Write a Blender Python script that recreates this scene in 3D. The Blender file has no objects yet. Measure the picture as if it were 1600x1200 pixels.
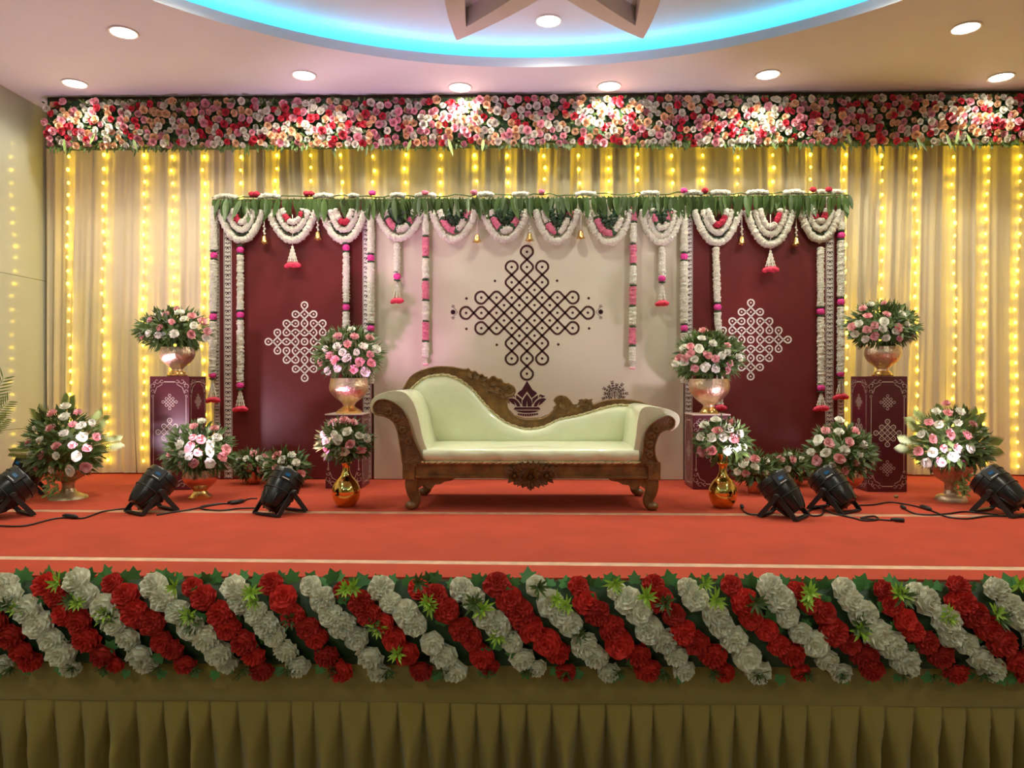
import bpy, bmesh, math, random
from mathutils import Vector, Matrix, Quaternion

R = random.Random(7)
scene = bpy.context.scene
C = scene.collection
PI = math.pi

# ------------------------------------------------------------------ camera
FPX = 1150.0                      # focal length in pixels of the 1600 px wide frame
YAW = math.radians(1.0)
CAM = Vector((0.0, 0.0, 0.915))   # metres above the stage floor
fwd = Vector((-math.sin(YAW), math.cos(YAW), -10.0 / FPX)).normalized()
rgt = Vector((math.cos(YAW), math.sin(YAW), 0.0))
upv = rgt.cross(fwd).normalized()
cd = bpy.data.cameras.new('camera')
cd.sensor_width = 36.0
cd.lens = 36.0 * FPX / 1600.0
cd.clip_start = 0.05
cam = bpy.data.objects.new('camera', cd)
C.objects.link(cam)
m = Matrix((rgt, upv, -fwd)).transposed().to_4x4()
m.translation = CAM
cam.matrix_world = m
scene.camera = cam

def P(px, py, Y):
    """point on the vertical plane y = Y seen at a photo position"""
    d = fwd + rgt * ((px - 800) / FPX) - upv * ((py - 600) / FPX)
    t = (Y - CAM.y) / d.y
    return CAM + d * t

def G(px, py, z=0.0):
    """point on the horizontal plane z seen at a photo position"""
    d = fwd + rgt * ((px - 800) / FPX) - upv * ((py - 600) / FPX)
    t = (z - CAM.z) / d.z
    return CAM + d * t

# ------------------------------------------------------------------ world, exposure
w = bpy.data.worlds.new('world')
scene.world = w
w.use_nodes = True
w.node_tree.nodes['Background'].inputs[0].default_value = (0.9, 0.85, 0.75, 1)
w.node_tree.nodes['Background'].inputs[1].default_value = 0.03
vs = scene.view_settings
vs.view_transform = 'Standard'
vs.look = 'None'
vs.gamma = 1.0
vs.use_curve_mapping = False
vs.exposure = 0.72

DOWN_W = 52.0          # stage downlights
HALL_W = 58.0          # downlights over the hall, behind the viewer
CAN_W = 40.0           # stage par lights
LED_E = 8.5            # blue cove strip
BULB_E = 11.0          # fairy bulbs

def lamp(name, kind, loc, energy, color, parent=None, **kw):
    d = bpy.data.lights.new(name, kind)
    d.energy = energy
    d.color = color
    aim = kw.pop('aim', None)
    for k, v in kw.items():
        setattr(d, k, v)
    o = bpy.data.objects.new(name, d)
    C.objects.link(o)
    loc = Vector(loc)
    if parent:
        o.parent = parent
        loc = loc - parent.location
    o.location = loc
    if aim is not None:
        o.rotation_mode = 'QUATERNION'
        o.rotation_quaternion = Vector(aim).to_track_quat('-Z', 'Y')
    return o

# ------------------------------------------------------------------ materials
MATS = {}
def mat(name, col, rough=0.6, metal=0.0, var=0.12, vscale=8.0, bump=0.0, bscale=40.0, coat=0.0,
        emit=None, estr=0.0, rnd=0.0, sheen=0.0, trans=0.0, spec=None, wave=None):
    if name in MATS:
        return MATS[name]
    mt = bpy.data.materials.new(name)
    mt.use_nodes = True
    nt = mt.node_tree
    b = nt.nodes['Principled BSDF']
    b.inputs['Roughness'].default_value = rough
    b.inputs['Metallic'].default_value = metal
    b.inputs['Coat Weight'].default_value = coat
    b.inputs['Coat Roughness'].default_value = 0.08
    b.inputs['Sheen Weight'].default_value = sheen
    if spec is not None:
        b.inputs['Specular IOR Level'].default_value = spec
    tc = nt.nodes.new('ShaderNodeTexCoord')
    nz = nt.nodes.new('ShaderNodeTexNoise')
    nz.inputs['Scale'].default_value = vscale
    nz.inputs['Detail'].default_value = 3.0
    nt.links.new(tc.outputs['Object'], nz.inputs['Vector'])
    rp = nt.nodes.new('ShaderNodeValToRGB')
    lo = [max(0.0, c * (1 - var)) for c in col]
    hi = [min(1.0, c * (1 + var)) for c in col]
    rp.color_ramp.elements[0].position = 0.3
    rp.color_ramp.elements[1].position = 0.7
    rp.color_ramp.elements[0].color = (*lo, 1)
    rp.color_ramp.elements[1].color = (*hi, 1)
    nt.links.new(nz.outputs['Fac'], rp.inputs['Fac'])
    out = rp.outputs['Color']
    if wave:
        wv = nt.nodes.new('ShaderNodeTexWave')
        wv.inputs['Scale'].default_value = wave[0]
        wv.inputs['Distortion'].default_value = wave[1]
        wv.inputs['Detail'].default_value = 3
        wv.bands_direction = 'X'
        nt.links.new(tc.outputs['Object'], wv.inputs['Vector'])
        mx = nt.nodes.new('ShaderNodeMixRGB')
        mx.blend_type = 'MULTIPLY'
        mx.inputs[0].default_value = wave[2]
        nt.links.new(out, mx.inputs[1])
        nt.links.new(wv.outputs['Color'], mx.inputs[2])
        out = mx.outputs[0]
    if rnd:
        oi = nt.nodes.new('ShaderNodeObjectInfo')
        mr = nt.nodes.new('ShaderNodeMapRange')
        mr.inputs['To Min'].default_value = 1 - rnd
        mr.inputs['To Max'].default_value = 1 + rnd
        nt.links.new(oi.outputs['Random'], mr.inputs['Value'])
        hs = nt.nodes.new('ShaderNodeHueSaturation')
        nt.links.new(mr.outputs[0], hs.inputs['Value'])
        nt.links.new(out, hs.inputs['Color'])
        out = hs.outputs['Color']
    nt.links.new(out, b.inputs['Base Color'])
    if bump:
        n2 = nt.nodes.new('ShaderNodeTexNoise')
        n2.inputs['Scale'].default_value = bscale
        n2.inputs['Detail'].default_value = 4.0
        nt.links.new(tc.outputs['Object'], n2.inputs['Vector'])
        bp = nt.nodes.new('ShaderNodeBump')
        bp.inputs['Strength'].default_value = bump
        bp.inputs['Distance'].default_value = 0.02
        nt.links.new(n2.outputs['Fac'], bp.inputs['Height'])
        nt.links.new(bp.outputs['Normal'], b.inputs['Normal'])
    if emit:
        b.inputs['Emission Color'].default_value = (*emit, 1)
        b.inputs['Emission Strength'].default_value = estr
    if trans:
        tr = nt.nodes.new('ShaderNodeBsdfTranslucent')
        nt.links.new(out, tr.inputs['Color'])
        mx = nt.nodes.new('ShaderNodeMixShader')
        mx.inputs[0].default_value = trans
        nt.links.new(b.outputs[0], mx.inputs[1])
        nt.links.new(tr.outputs[0], mx.inputs[2])
        nt.links.new(mx.outputs[0], nt.nodes['Material Output'].inputs['Surface'])
    MATS[name] = mt
    return mt

def mats():
    mat('ceiling_paint', (0.76, 0.78, 0.84), 0.7, var=0.03, vscale=1.2)
    mat('petal_plaster', (0.68, 0.66, 0.64), 0.7, var=0.03)
    mat('wall_tile', (0.52, 0.55, 0.47), 0.12, var=0.03, vscale=1.0)
    mat('tile_joint', (0.35, 0.34, 0.30), 0.8)
    mat('wall_plain', (0.55, 0.50, 0.40), 0.7, var=0.04)
    mat('hall_floor', (0.30, 0.26, 0.20), 0.3, var=0.1, vscale=2)
    mat('stage_wood', (0.30, 0.22, 0.13), 0.6)
    mat('carpet', (0.53, 0.062, 0.024), 0.95, var=0.10, vscale=3.0, bump=0.5, bscale=500, sheen=0.0)
    mat('tape', (0.66, 0.42, 0.28), 0.5, var=0.2, vscale=14)
    mat('tape_tan', (0.50, 0.25, 0.15), 0.6, var=0.25, vscale=10)
    mat('curtain', (0.85, 0.76, 0.54), 0.75, var=0.03, vscale=2, trans=0.22)
    mat('skirt_satin', (0.32, 0.24, 0.055), 0.24, var=0.06, vscale=3, sheen=0.3)
    mat('leaf', (0.085, 0.140, 0.032), 0.45, var=0.45, vscale=14)
    mat('leaf_dark', (0.022, 0.065, 0.020), 0.5, var=0.4, vscale=14)
    mat('leaf_toran', (0.060, 0.110, 0.026), 0.35, var=0.3, vscale=10, rnd=0.35)
    mat('leaf_pale', (0.30, 0.42, 0.13), 0.5, var=0.2, vscale=10)
    mat('ivy', (0.07, 0.24, 0.06), 0.5, var=0.25, vscale=20, rnd=0.3)
    mat('sprig', (0.34, 0.55, 0.05), 0.5, var=0.5, vscale=22)
    mat('palm', (0.24, 0.34, 0.08), 0.5, var=0.3, vscale=10)
    mat('rose_red', (0.60, 0.022, 0.055), 0.6, var=0.25, vscale=30, rnd=0.2, sheen=0.2)
    mat('rose_pink', (0.84, 0.40, 0.47), 0.6, var=0.15, vscale=30, rnd=0.15, sheen=0.2)
    mat('rose_peach', (0.90, 0.58, 0.36), 0.6, var=0.12, vscale=30, rnd=0.12, sheen=0.2)
    mat('rose_white', (0.84, 0.80, 0.70), 0.6, var=0.08, vscale=30, rnd=0.08, sheen=0.2)
    mat('carn_pink', (0.90, 0.47, 0.48), 0.65, var=0.15, vscale=24, rnd=0.12)
    mat('carn_white', (0.92, 0.91, 0.80), 0.65, var=0.06, vscale=24, rnd=0.06)
    mat('carn_magenta', (0.88, 0.20, 0.45), 0.65, var=0.15, vscale=24)
    mat('pom_red', (0.66, 0.032, 0.020), 0.75, var=0.25, vscale=20, rnd=0.22, bump=0.4, bscale=60)
    mat('pom_white', (0.88, 0.87, 0.70), 0.75, var=0.08, vscale=20, rnd=0.08, bump=0.4, bscale=60)
    mat('jasmine', (0.88, 0.85, 0.70), 0.7, var=0.12, vscale=70, bump=0.9, bscale=110)
    mat('pink_thread', (0.88, 0.22, 0.33), 0.65, var=0.2, vscale=70, bump=0.9, bscale=110)
    mat('red_thread', (0.62, 0.02, 0.06), 0.65, var=0.25, vscale=70, bump=0.9, bscale=110)
    mat('ball_pink', (0.82, 0.05, 0.33), 0.6, var=0.25, vscale=50, bump=0.6, bscale=90)
    mat('petal_red', (0.80, 0.045, 0.10), 0.6, var=0.2, vscale=40)
    mat('maroon', (0.145, 0.017, 0.017), 0.34, var=0.06, vscale=3, bump=0.04, bscale=220)
    mat('maroon_box', (0.105, 0.014, 0.022), 0.3, var=0.06, vscale=3)
    mat('cream_panel', (0.68, 0.63, 0.49), 0.55, var=0.02, vscale=2)
    mat('print_white', (0.84, 0.79, 0.73), 0.5, var=0.03)
    mat('print_pale', (0.66, 0.53, 0.45), 0.5, var=0.03)
    mat('print_brown', (0.060, 0.018, 0.014), 0.5, var=0.08)
    mat('print_plum', (0.055, 0.008, 0.016), 0.5, var=0.08)
    mat('wood', (0.18, 0.088, 0.022), 0.38, var=0.45, vscale=12, bump=0.35, bscale=60, coat=0.15)
    mat('wood_dark', (0.14, 0.064, 0.018), 0.45, var=0.4, vscale=20, bump=0.6, bscale=70)
    mat('upholstery', (0.74, 0.78, 0.54), 0.34, var=0.04, vscale=5, bump=0.30, bscale=12, coat=0.6)
    mat('cord', (0.62, 0.54, 0.30), 0.5, var=0.4, vscale=60)
    mat('brass', (0.84, 0.65, 0.46), 0.38, 1.0, var=0.10, vscale=20, bump=0.45, bscale=38)
    mat('brass_smooth', (0.86, 0.60, 0.22), 0.24, 1.0, var=0.06, vscale=10)
    mat('gold', (0.88, 0.60, 0.16), 0.07, 1.0, var=0.04, vscale=6)
    mat('copper', (0.66, 0.33, 0.20), 0.3, 0.9, var=0.1, vscale=16, bump=0.2, bscale=40)
    mat('rose_gold', (0.68, 0.42, 0.30), 0.25, 1.0, var=0.1, vscale=10, bump=0.15, bscale=12)
    mat('stone_urn', (0.42, 0.33, 0.20), 0.35, 0.75, var=0.3, vscale=20, bump=0.3, bscale=50)
    mat('stone_urn_pale', (0.58, 0.43, 0.30), 0.35, 0.75, var=0.25, vscale=20, bump=0.3, bscale=50)
    mat('black_plastic', (0.010, 0.010, 0.010), 0.28, var=0.2, vscale=10)
    mat('black_matt', (0.012, 0.012, 0.012), 0.55, var=0.2, vscale=10)
    mat('cable', (0.008, 0.008, 0.008), 0.45, var=0.2)
    mat('screen', (0.01, 0.04, 0.08), 0.2, emit=(0.03, 0.22, 0.45), estr=0.12)
    mat('label_white', (0.55, 0.55, 0.55), 0.5)
    mat('lens_lilac', (0.8, 0.7, 0.9), 0.2, emit=(1.0, 0.72, 1.0), estr=8.0)
    mat('lens_pink', (0.9, 0.5, 0.8), 0.2, emit=(1.0, 0.35, 0.75), estr=8.0)
    mat('lens_white', (0.9, 0.9, 1.0), 0.2, emit=(0.85, 0.88, 1.0), estr=8.0)
    mat('diffuser', (1, 1, 1), 0.4, emit=(1.0, 0.97, 0.88), estr=14.0)
    mat('light_ring', (0.85, 0.83, 0.78), 0.5)
    mat('led_strip', (0.2, 0.8, 1.0), 0.4, emit=(0.08, 0.72, 1.0), estr=LED_E)
    mat('bulb', (1.0, 0.8, 0.3), 0.3, emit=(1.0, 0.68, 0.03), estr=BULB_E)
    mat('wire', (0.70, 0.58, 0.30), 0.5)
    mat('string', (0.75, 0.70, 0.6), 0.6)
    mat('rail_dark', (0.05, 0.035, 0.018), 0.8)
    mat('dry_leaf', (0.28, 0.22, 0.08), 0.8)
mats()
MT = MATS

# ------------------------------------------------------------------ mesh helpers
class M:
    def __init__(s):
        s.v, s.f = [], []
    def add(s, vs_, fs):
        o = len(s.v)
        s.v += [tuple(x) for x in vs_]
        s.f += [tuple(i + o for i in f) for f in fs]
        return s
    def box(s, c, d):
        x, y, z = c; a, b, h = d[0] / 2, d[1] / 2, d[2] / 2
        s.add([(x-a,y-b,z-h),(x+a,y-b,z-h),(x+a,y+b,z-h),(x-a,y+b,z-h),(x-a,y-b,z+h),(x+a,y-b,z+h),(x+a,y+b,z+h),(x-a,y+b,z+h)],
              [(0,3,2,1),(4,5,6,7),(0,1,5,4),(1,2,6,5),(2,3,7,6),(3,0,4,7)])
        return s
    def lathe(s, prof, c=(0,0,0), n=32, flute=None, axis=None, cap=True):
        """prof [(r, z)]; axis: optional (origin, quaternion)"""
        vs_ = []
        for k, (r, z) in enumerate(prof):
            for i in range(n):
                a = 2 * PI * i / n
                rr = r
                if flute and flute[0] <= k <= flute[1]:
                    rr = r * (1 + flute[3] * abs(math.sin(a * flute[2] / 2)))
                p = Vector((rr * math.cos(a), rr * math.sin(a), z))
                if axis:
                    p = axis @ p
                vs_.append((p[0] + c[0], p[1] + c[1], p[2] + c[2]))
        fs = []
        for k in range(len(prof) - 1):
            for i in range(n):
                j = (i + 1) % n
                fs.append((k*n+i, k*n+j, (k+1)*n+j, (k+1)*n+i))
        if cap and prof[0][0] > 1e-5: fs.append(tuple(range(n-1, -1, -1)))
        if cap and prof[-1][0] > 1e-5: fs.append(tuple((len(prof)-1)*n + i for i in range(n)))
        return s.add(vs_, fs)
    def tube(s, pts, r, n=8, closed=False, jit=0.0, cap=True, rnd=R, flat=None):
        pts = [Vector(p) for p in pts]
        N = len(pts)
        rr = r if isinstance(r, (list, tuple)) else [r] * N
        t0 = None; vs_ = []; nrm = None
        for i in range(N):
            a = pts[(i-1) % N] if (closed or i > 0) else pts[0]
            b = pts[(i+1) % N] if (closed or i < N-1) else pts[-1]
            t = (b - a)
            t = t.normalized() if t.length > 1e-9 else Vector((0,0,1))
            if nrm is None:
                ref = Vector((0,1,0)) if abs(t.y) < 0.9 else Vector((1,0,0))
                nrm = (ref - t * ref.dot(t)).normalized()
            else:
                nrm = (nrm - t * nrm.dot(t))
                nrm = nrm.normalized() if nrm.length > 1e-6 else t.orthogonal().normalized()
            bi = t.cross(nrm)
            for k in range(n):
                an = 2 * PI * k / n
                q = rr[i] * (1 + (rnd.uniform(-jit, jit) if jit else 0))
                vs_.append(pts[i] + nrm * (q * math.cos(an)) + bi * (q * math.sin(an) * (flat or 1)))
        fs = []
        for i in range(N if closed else N-1):
            j = (i + 1) % N
            for k in range(n):
                l = (k + 1) % n
                fs.append((i*n+k, i*n+l, j*n+l, j*n+k))
        if cap and not closed:
            fs.append(tuple(range(n-1, -1, -1)))
            fs.append(tuple((N-1)*n + k for k in range(n)))
        return s.add(vs_, fs)
    def ball(s, c, r, n=10, m_=7, jit=0.0, rnd=R):
        rx, ry, rz = r if isinstance(r, (tuple, list)) else (r, r, r)
        vs_ = [(c[0], c[1], c[2] - rz)]
        for j in range(1, m_):
            ph = -PI/2 + PI * j / m_
            for i in range(n):
                a = 2*PI*i/n
                q = 1 + (rnd.uniform(-jit, jit) if jit else 0)
                vs_.append((c[0] + rx*q*math.cos(ph)*math.cos(a), c[1] + ry*q*math.cos(ph)*math.sin(a), c[2] + rz*q*math.sin(ph)))
        vs_.append((c[0], c[1], c[2] + rz))
        fs = []
        for i in range(n):
            fs.append((0, 1 + (i+1) % n, 1 + i))
        for j in range(m_-2):
            for i in range(n):
                k = (i+1) % n
                fs.append((1+j*n+i, 1+j*n+k, 1+(j+1)*n+k, 1+(j+1)*n+i))
        L = len(vs_) - 1
        for i in range(n):
            fs.append((1+(m_-2)*n+i, 1+(m_-2)*n+(i+1) % n, L))
        return s.add(vs_, fs)
    def prism(s, poly, y0, y1):
        """polygon of (x, z) pairs extruded from y0 (front) to y1"""
        n = len(poly)
        ar = sum(poly[i][0]*poly[(i+1) % n][1] - poly[(i+1) % n][0]*poly[i][1] for i in range(n))
        if ar < 0: poly = poly[::-1]
        vs_ = [(p[0], y0, p[1]) for p in poly] + [(p[0], y1, p[1]) for p in poly]
        fs = [tuple(range(n)), tuple(range(2*n-1, n-1, -1))]
        for i in range(n):
            j = (i+1) % n
            fs.append((i, i+n, j+n, j))
        return s.add(vs_, fs)
    def leaf(s, base, direction, up, L, W, fold=0.25, droop=0.0, n=3):
        d = Vector(direction).normalized(); u = Vector(up)
        u = u - d * u.dot(d)
        u = u.normalized() if u.length > 1e-6 else d.orthogonal().normalized()
        sd = d.cross(u); base = Vector(base)
        vs_ = [base]; fs = []
        ts = [(i + 1) / (n + 1) for i in range(n)]
        for t in ts:
            wd = W * 0.5 * math.sin(PI * t ** 0.8) ** 0.8
            c = base + d * (L * t) - u * (droop * L * t * t)
            vs_ += [c - sd * wd + u * fold * wd, c, c + sd * wd + u * fold * wd]
        tip = base + d * L - u * droop * L
        vs_.append(tip)
        fs += [(0, 2, 1), (0, 3, 2)]
        for i in range(n-1):
            a = 1 + 3*i; b = a + 3
            fs += [(a, a+1, b+1, b), (a+1, a+2, b+2, b+1)]
        a = 1 + 3*(n-1); T = len(vs_) - 1
        fs += [(a, a+1, T), (a+1, a+2, T)]
        return s.add(vs_, fs)
    def inst(s, src, loc, quat, sc):
        vs_ = [quat @ (Vector(v) * sc) + loc for v in src.v]
        return s.add(vs_, src.f)
    def mesh(s, name, material, smooth=True, off=None):
        me = bpy.data.meshes.new(name)
        v = s.v if off is None else [(a[0]-off[0], a[1]-off[1], a[2]-off[2]) for a in s.v]
        me.from_pydata(v, [], s.f)
        me.materials.append(MT[material])
        if smooth:
            me.polygons.foreach_set('use_smooth', [True] * len(me.polygons))
        me.update()
        return me

def tag(o, label=None, cat=None, group=None, kind=None):
    if label: o['label'] = label
    if cat: o['category'] = cat
    if group: o['group'] = group
    if kind: o['kind'] = kind
    return o

def root(name, loc, label=None, cat=None, group=None, kind=None):
    o = bpy.data.objects.new(name, None)
    o.empty_display_size = 0.05
    C.objects.link(o)
    o.location = Vector(loc)
    o['_w'] = list(o.location)
    return tag(o, label, cat, group, kind)

def wloc(o):
    p = Vector((0, 0, 0))
    while o is not None:
        p += o.location
        o = o.parent
    return p

def obj(name, mm, material, parent=None, smooth=True, loc=None, autosmooth=None, bevel=0.0, **tags):
    """mm built in world coordinates; one mesh object"""
    base = wloc(parent) if parent else Vector((0, 0, 0))
    if loc is None:
        n = max(1, len(mm.v))
        loc = Vector((sum(v[0] for v in mm.v)/n, sum(v[1] for v in mm.v)/n, min(v[2] for v in mm.v)))
    loc = Vector(loc)
    me = mm.mesh(name, material, smooth, loc)
    if bevel:
        bm = bmesh.new(); bm.from_mesh(me)
        es = [e for e in bm.edges if len(e.link_faces) == 2 and e.calc_face_angle(0) > 0.6]
        bmesh.ops.bevel(bm, geom=es, offset=bevel, segments=2, affect='EDGES', profile=0.6)
        bm.to_mesh(me); bm.free()
    if autosmooth:
        me.polygons.foreach_set('use_smooth', [True] * len(me.polygons))
        me.set_sharp_from_angle(angle=math.radians(autosmooth))
    o = bpy.data.objects.new(name, me)
    C.objects.link(o)
    o.parent = parent
    o.location = loc - base
    return tag(o, tags.get('label'), tags.get('cat'), tags.get('group'), tags.get('kind'))

def put(name, me, parent, wpos, quat=None, sc=1.0):
    """an instance of shared mesh data as a part"""
    o = bpy.data.objects.new(name, me)
    C.objects.link(o)
    o.parent = parent
    o.location = Vector(wpos) - (wloc(parent) if parent else Vector((0,0,0)))
    if quat is not None:
        o.rotation_mode = 'QUATERNION'
        o.rotation_quaternion = quat
    o.scale = (sc, sc, sc) if not isinstance(sc, (tuple, list)) else sc
    return o

def zquat(d, spin=0.0):
    return Vector(d).to_track_quat('Z', 'Y') @ Quaternion((0, 0, 1), spin)

def smoothpts(pts, k=6, closed=False):
    """Catmull-Rom through points (any dimension)"""
    pts = [Vector(p) for p in pts]
    N = len(pts); out = []
    rng = N if closed else N - 1
    for i in range(rng):
        p0 = pts[(i-1) % N] if (closed or i > 0) else pts[0]
        p1 = pts[i]; p2 = pts[(i+1) % N]
        p3 = pts[(i+2) % N] if (closed or i < N-2) else pts[-1]
        for j in range(k):
            t = j / k
            out.append(0.5 * ((2*p1) + (p2-p0)*t + (2*p0-5*p1+4*p2-p3)*t*t + (3*p1-p0-3*p2+p3)*t**3))
    if not closed: out.append(pts[-1])
    return out

# flat print helpers: 2D drawing on a plane (origin o, axes U, V)
def ribbon2(mm, pts, wd, to3, closed=False):
    n = len(pts)
    if n < 2: return
    L, Rr = [], []
    for i in range(n):
        a = pts[(i-1) % n] if (closed or i > 0) else pts[0]
        b = pts[(i+1) % n] if (closed or i < n-1) else pts[-1]
        dx, dy = b[0]-a[0], b[1]-a[1]
        l = math.hypot(dx, dy) or 1e-9
        nx, ny = -dy/l*wd/2, dx/l*wd/2
        L.append((pts[i][0]+nx, pts[i][1]+ny)); Rr.append((pts[i][0]-nx, pts[i][1]-ny))
    vs_ = [to3(*p) for p in L] + [to3(*p) for p in Rr]
    fs = []
    for i in range(n if closed else n-1):
        j = (i+1) % n
        fs.append((i, i+n, j+n, j))
    mm.add(vs_, fs)

def disc2(mm, c, r, to3, n=10):
    mm.add([to3(c[0]+r*math.cos(2*PI*i/n), c[1]+r*math.sin(2*PI*i/n)) for i in range(n)], [tuple(range(n))])

def poly2(mm, pts, to3):
    ar = sum(pts[i][0]*pts[(i+1) % len(pts)][1] - pts[(i+1) % len(pts)][0]*pts[i][1] for i in range(len(pts)))
    if ar < 0: pts = pts[::-1]
    mm.add([to3(*p) for p in pts], [tuple(range(len(pts)))])

def kolam(mm, to3, cells, edges, sp, wd, dotr, r=0.36, extra=(), nodot=(), c=(0, 0)):
    """loop drawing around a lattice of dots; edges are the crossings between neighbouring dots"""
    es = set()
    for a, b in edges: es.add((a, b)); es.add((b, a))
    D = [(1,0),(0,1),(-1,0),(0,-1)]
    tf = lambda x, y: (c[0] + x*sp, c[1] + y*sp)
    for (x, y) in cells:
        op = [((x, y), (x+d[0], y+d[1])) in es for d in D]
        for k in range(4):
            d0, d1 = D[k], D[(k+1) % 4]
            o0, o1 = op[k], op[(k+1) % 4]
            if o0 and o1:
                pts = [(d0[0]*.5, d0[1]*.5), (d1[0]*.5, d1[1]*.5)]
            elif not o0 and not o1:
                pts = [(r*(d0[0]*math.cos(t)+d1[0]*math.sin(t)), r*(d0[1]*math.cos(t)+d1[1]*math.sin(t))) for t in [PI/2*i/6 for i in range(7)]]
            else:
                if o0: A, B = d0, d1
                else: A, B = d1, d0
                p0 = (A[0]*.5, A[1]*.5)
                p1 = (A[0]*.5 + (B[0]-A[0])*.27, A[1]*.5 + (B[1]-A[1])*.27)
                p3 = (B[0]*r, B[1]*r)
                p2 = (B[0]*r + A[0]*.17, B[1]*r + A[1]*.17)
                pts = []
                for i in range(9):
                    t = i/8; u = 1-t
                    pts.append(tuple(u**3*p0[q]+3*u*u*t*p1[q]+3*u*t*t*p2[q]+t**3*p3[q] for q in (0,1)))
            ribbon2(mm, [tf(x+p[0], y+p[1]) for p in pts], wd, to3)
        if (x, y) not in nodot and dotr:
            disc2(mm, tf(x, y), dotr, to3)
    for e in extra:
        disc2(mm, tf(*e), dotr, to3)

def all_edges(cells):
    s = set(cells); out = []
    for (x, y) in cells:
        for d in ((1,0),(0,1)):
            if (x+d[0], y+d[1]) in s: out.append(((x,y),(x+d[0],y+d[1])))
    return out

# ------------------------------------------------------------------ flower prototypes (radius 1, facing +Z)
def petal(mm, ang, r0, z0, r1, z1, wid, bulge):
    c, s_ = math.cos(ang), math.sin(ang)
    rows = []
    for t, wf in ((0, .45), (.55, 1.0), (1, .7)):
        rr = r0 + (r1-r0)*t + bulge*math.sin(PI*t)
        z = z0 + (z1-z0)*t
        row = []
        for u in (-1, 0, 1):
            tw = u*wid*wf
            rad = rr - abs(u)*wid*wf*0.30
            row.append((rad*c - tw*s_, rad*s_ + tw*c, z + (0.06 if (u == 0 and t == 1) else 0)))
        rows.append(row)
    vs_ = [p for r_ in rows for p in r_]
    mm.add(vs_, [(0,1,4,3),(1,2,5,4),(3,4,7,6),(4,5,8,7)])

def rose_proto(layers, seed):
    rr = random.Random(seed); mm = M()
    for (n, r0, z0, r1, z1, wid, bl) in layers:
        o = rr.uniform(0, 6)
        for i in range(n):
            petal(mm, o + 2*PI*i/n + rr.uniform(-.15,.15), r0, z0, r1*rr.uniform(.9,1.1), z1*rr.uniform(.9,1.1), wid, bl)
    return mm
SMALL = [(5, .12, 0, .95, .35, .55, .10), (4, .10, .1, .55, .75, .42, .10), (3, .05, .2, .22, .85, .28, .05)]
BIG = [(6, .12, -.1, 1.05, .22, .58, .12), (5, .10, .0, .82, .55, .5, .14), (5, .08, .1, .52, .78, .36, .12), (3, .05, .2, .22, .86, .25, .05)]

def carn_proto(seed):
    rr = random.Random(seed); mm = M(); n = 16
    for (ri, zi, ro, zo, am) in ((.15,-.25,1.05,.12,.16), (.12,-.1,.92,.42,.16), (.10,.0,.62,.62,.18), (.04,.1,.30,.72,.14)):
        ph = rr.uniform(0,6); vs_ = []
        for i in range(n):
            a = 2*PI*i/n + ph
            vs_.append((ri*math.cos(a), ri*math.sin(a), zi))
        for i in range(n):
            a = 2*PI*i/n + ph + rr.uniform(-.1,.1)
            z = zo + (am if i % 2 else -am)*rr.uniform(.3,1.2)
            q = ro*rr.uniform(.80,1.12)
            vs_.append((q*math.cos(a), q*math.sin(a), z))
        mm.add(vs_, [(i, (i+1) % n, n+(i+1) % n, n+i) for i in range(n)])
    return mm

def pom_proto(seed):
    rr = random.Random(seed); mm = M(); n = (12, 16, 20)[seed % 3]
    mm.ball((0,0,.1), (.72,.72,.5), 10, 6)
    for (ri, zi, ro, zo, am) in ((.35,-.15,1.0,.02,.13), (.35,.1,.93,.34,.14), (.25,.25,.74,.62,.15), (.12,.35,.47,.80,.14), (.03,.4,.22,.86,.10)):
        ph = rr.uniform(0,6)
        vs_ = []
        for i in range(n):
            a = 2*PI*i/n + ph
            vs_.append((ri*math.cos(a), ri*math.sin(a), zi))
        for i in range(n):
            a = 2*PI*i/n + ph + rr.uniform(-.06,.06)
            z = zo + (am if i % 2 else -am)*rr.uniform(.5,1.1)
            q = ro*rr.uniform(.90,1.06)
            vs_.append((q*math.cos(a), q*math.sin(a), z))
        mm.add(vs_, [(i, (i+1) % n, n+(i+1) % n, n+i) for i in range(n)])
    return mm

ROSE_S = [rose_proto(SMALL, k) for k in range(2)]
ROSE_B = [rose_proto(BIG, 10+k) for k in range(1)] + [carn_proto(60+k) for k in range(3)]
POM = [pom_proto(20+k) for k in range(3)]
MESH_S = {c: [p.mesh('rose', c, True) for p in ROSE_S] for c in ('rose_red','rose_pink','rose_peach','rose_white')}
MESH_B = {c: [p.mesh('carnation', c, True) for p in ROSE_B] for c in ('carn_pink','carn_white','carn_magenta')}
MESH_P = {c: [p.mesh('pompom', c, False) for p in POM] for c in ('pom_red','pom_white')}

# ================================================================== THE ROOM
HFLOOR = -0.95
ZC = CAM.z + 2.55          # ceiling
XL, XR = -4.57, 5.05
YW = 7.2                   # back wall
Y_REAR = -6.0
CC = (0.06, 2.53); RC = 3.54   # ceiling recess

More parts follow.
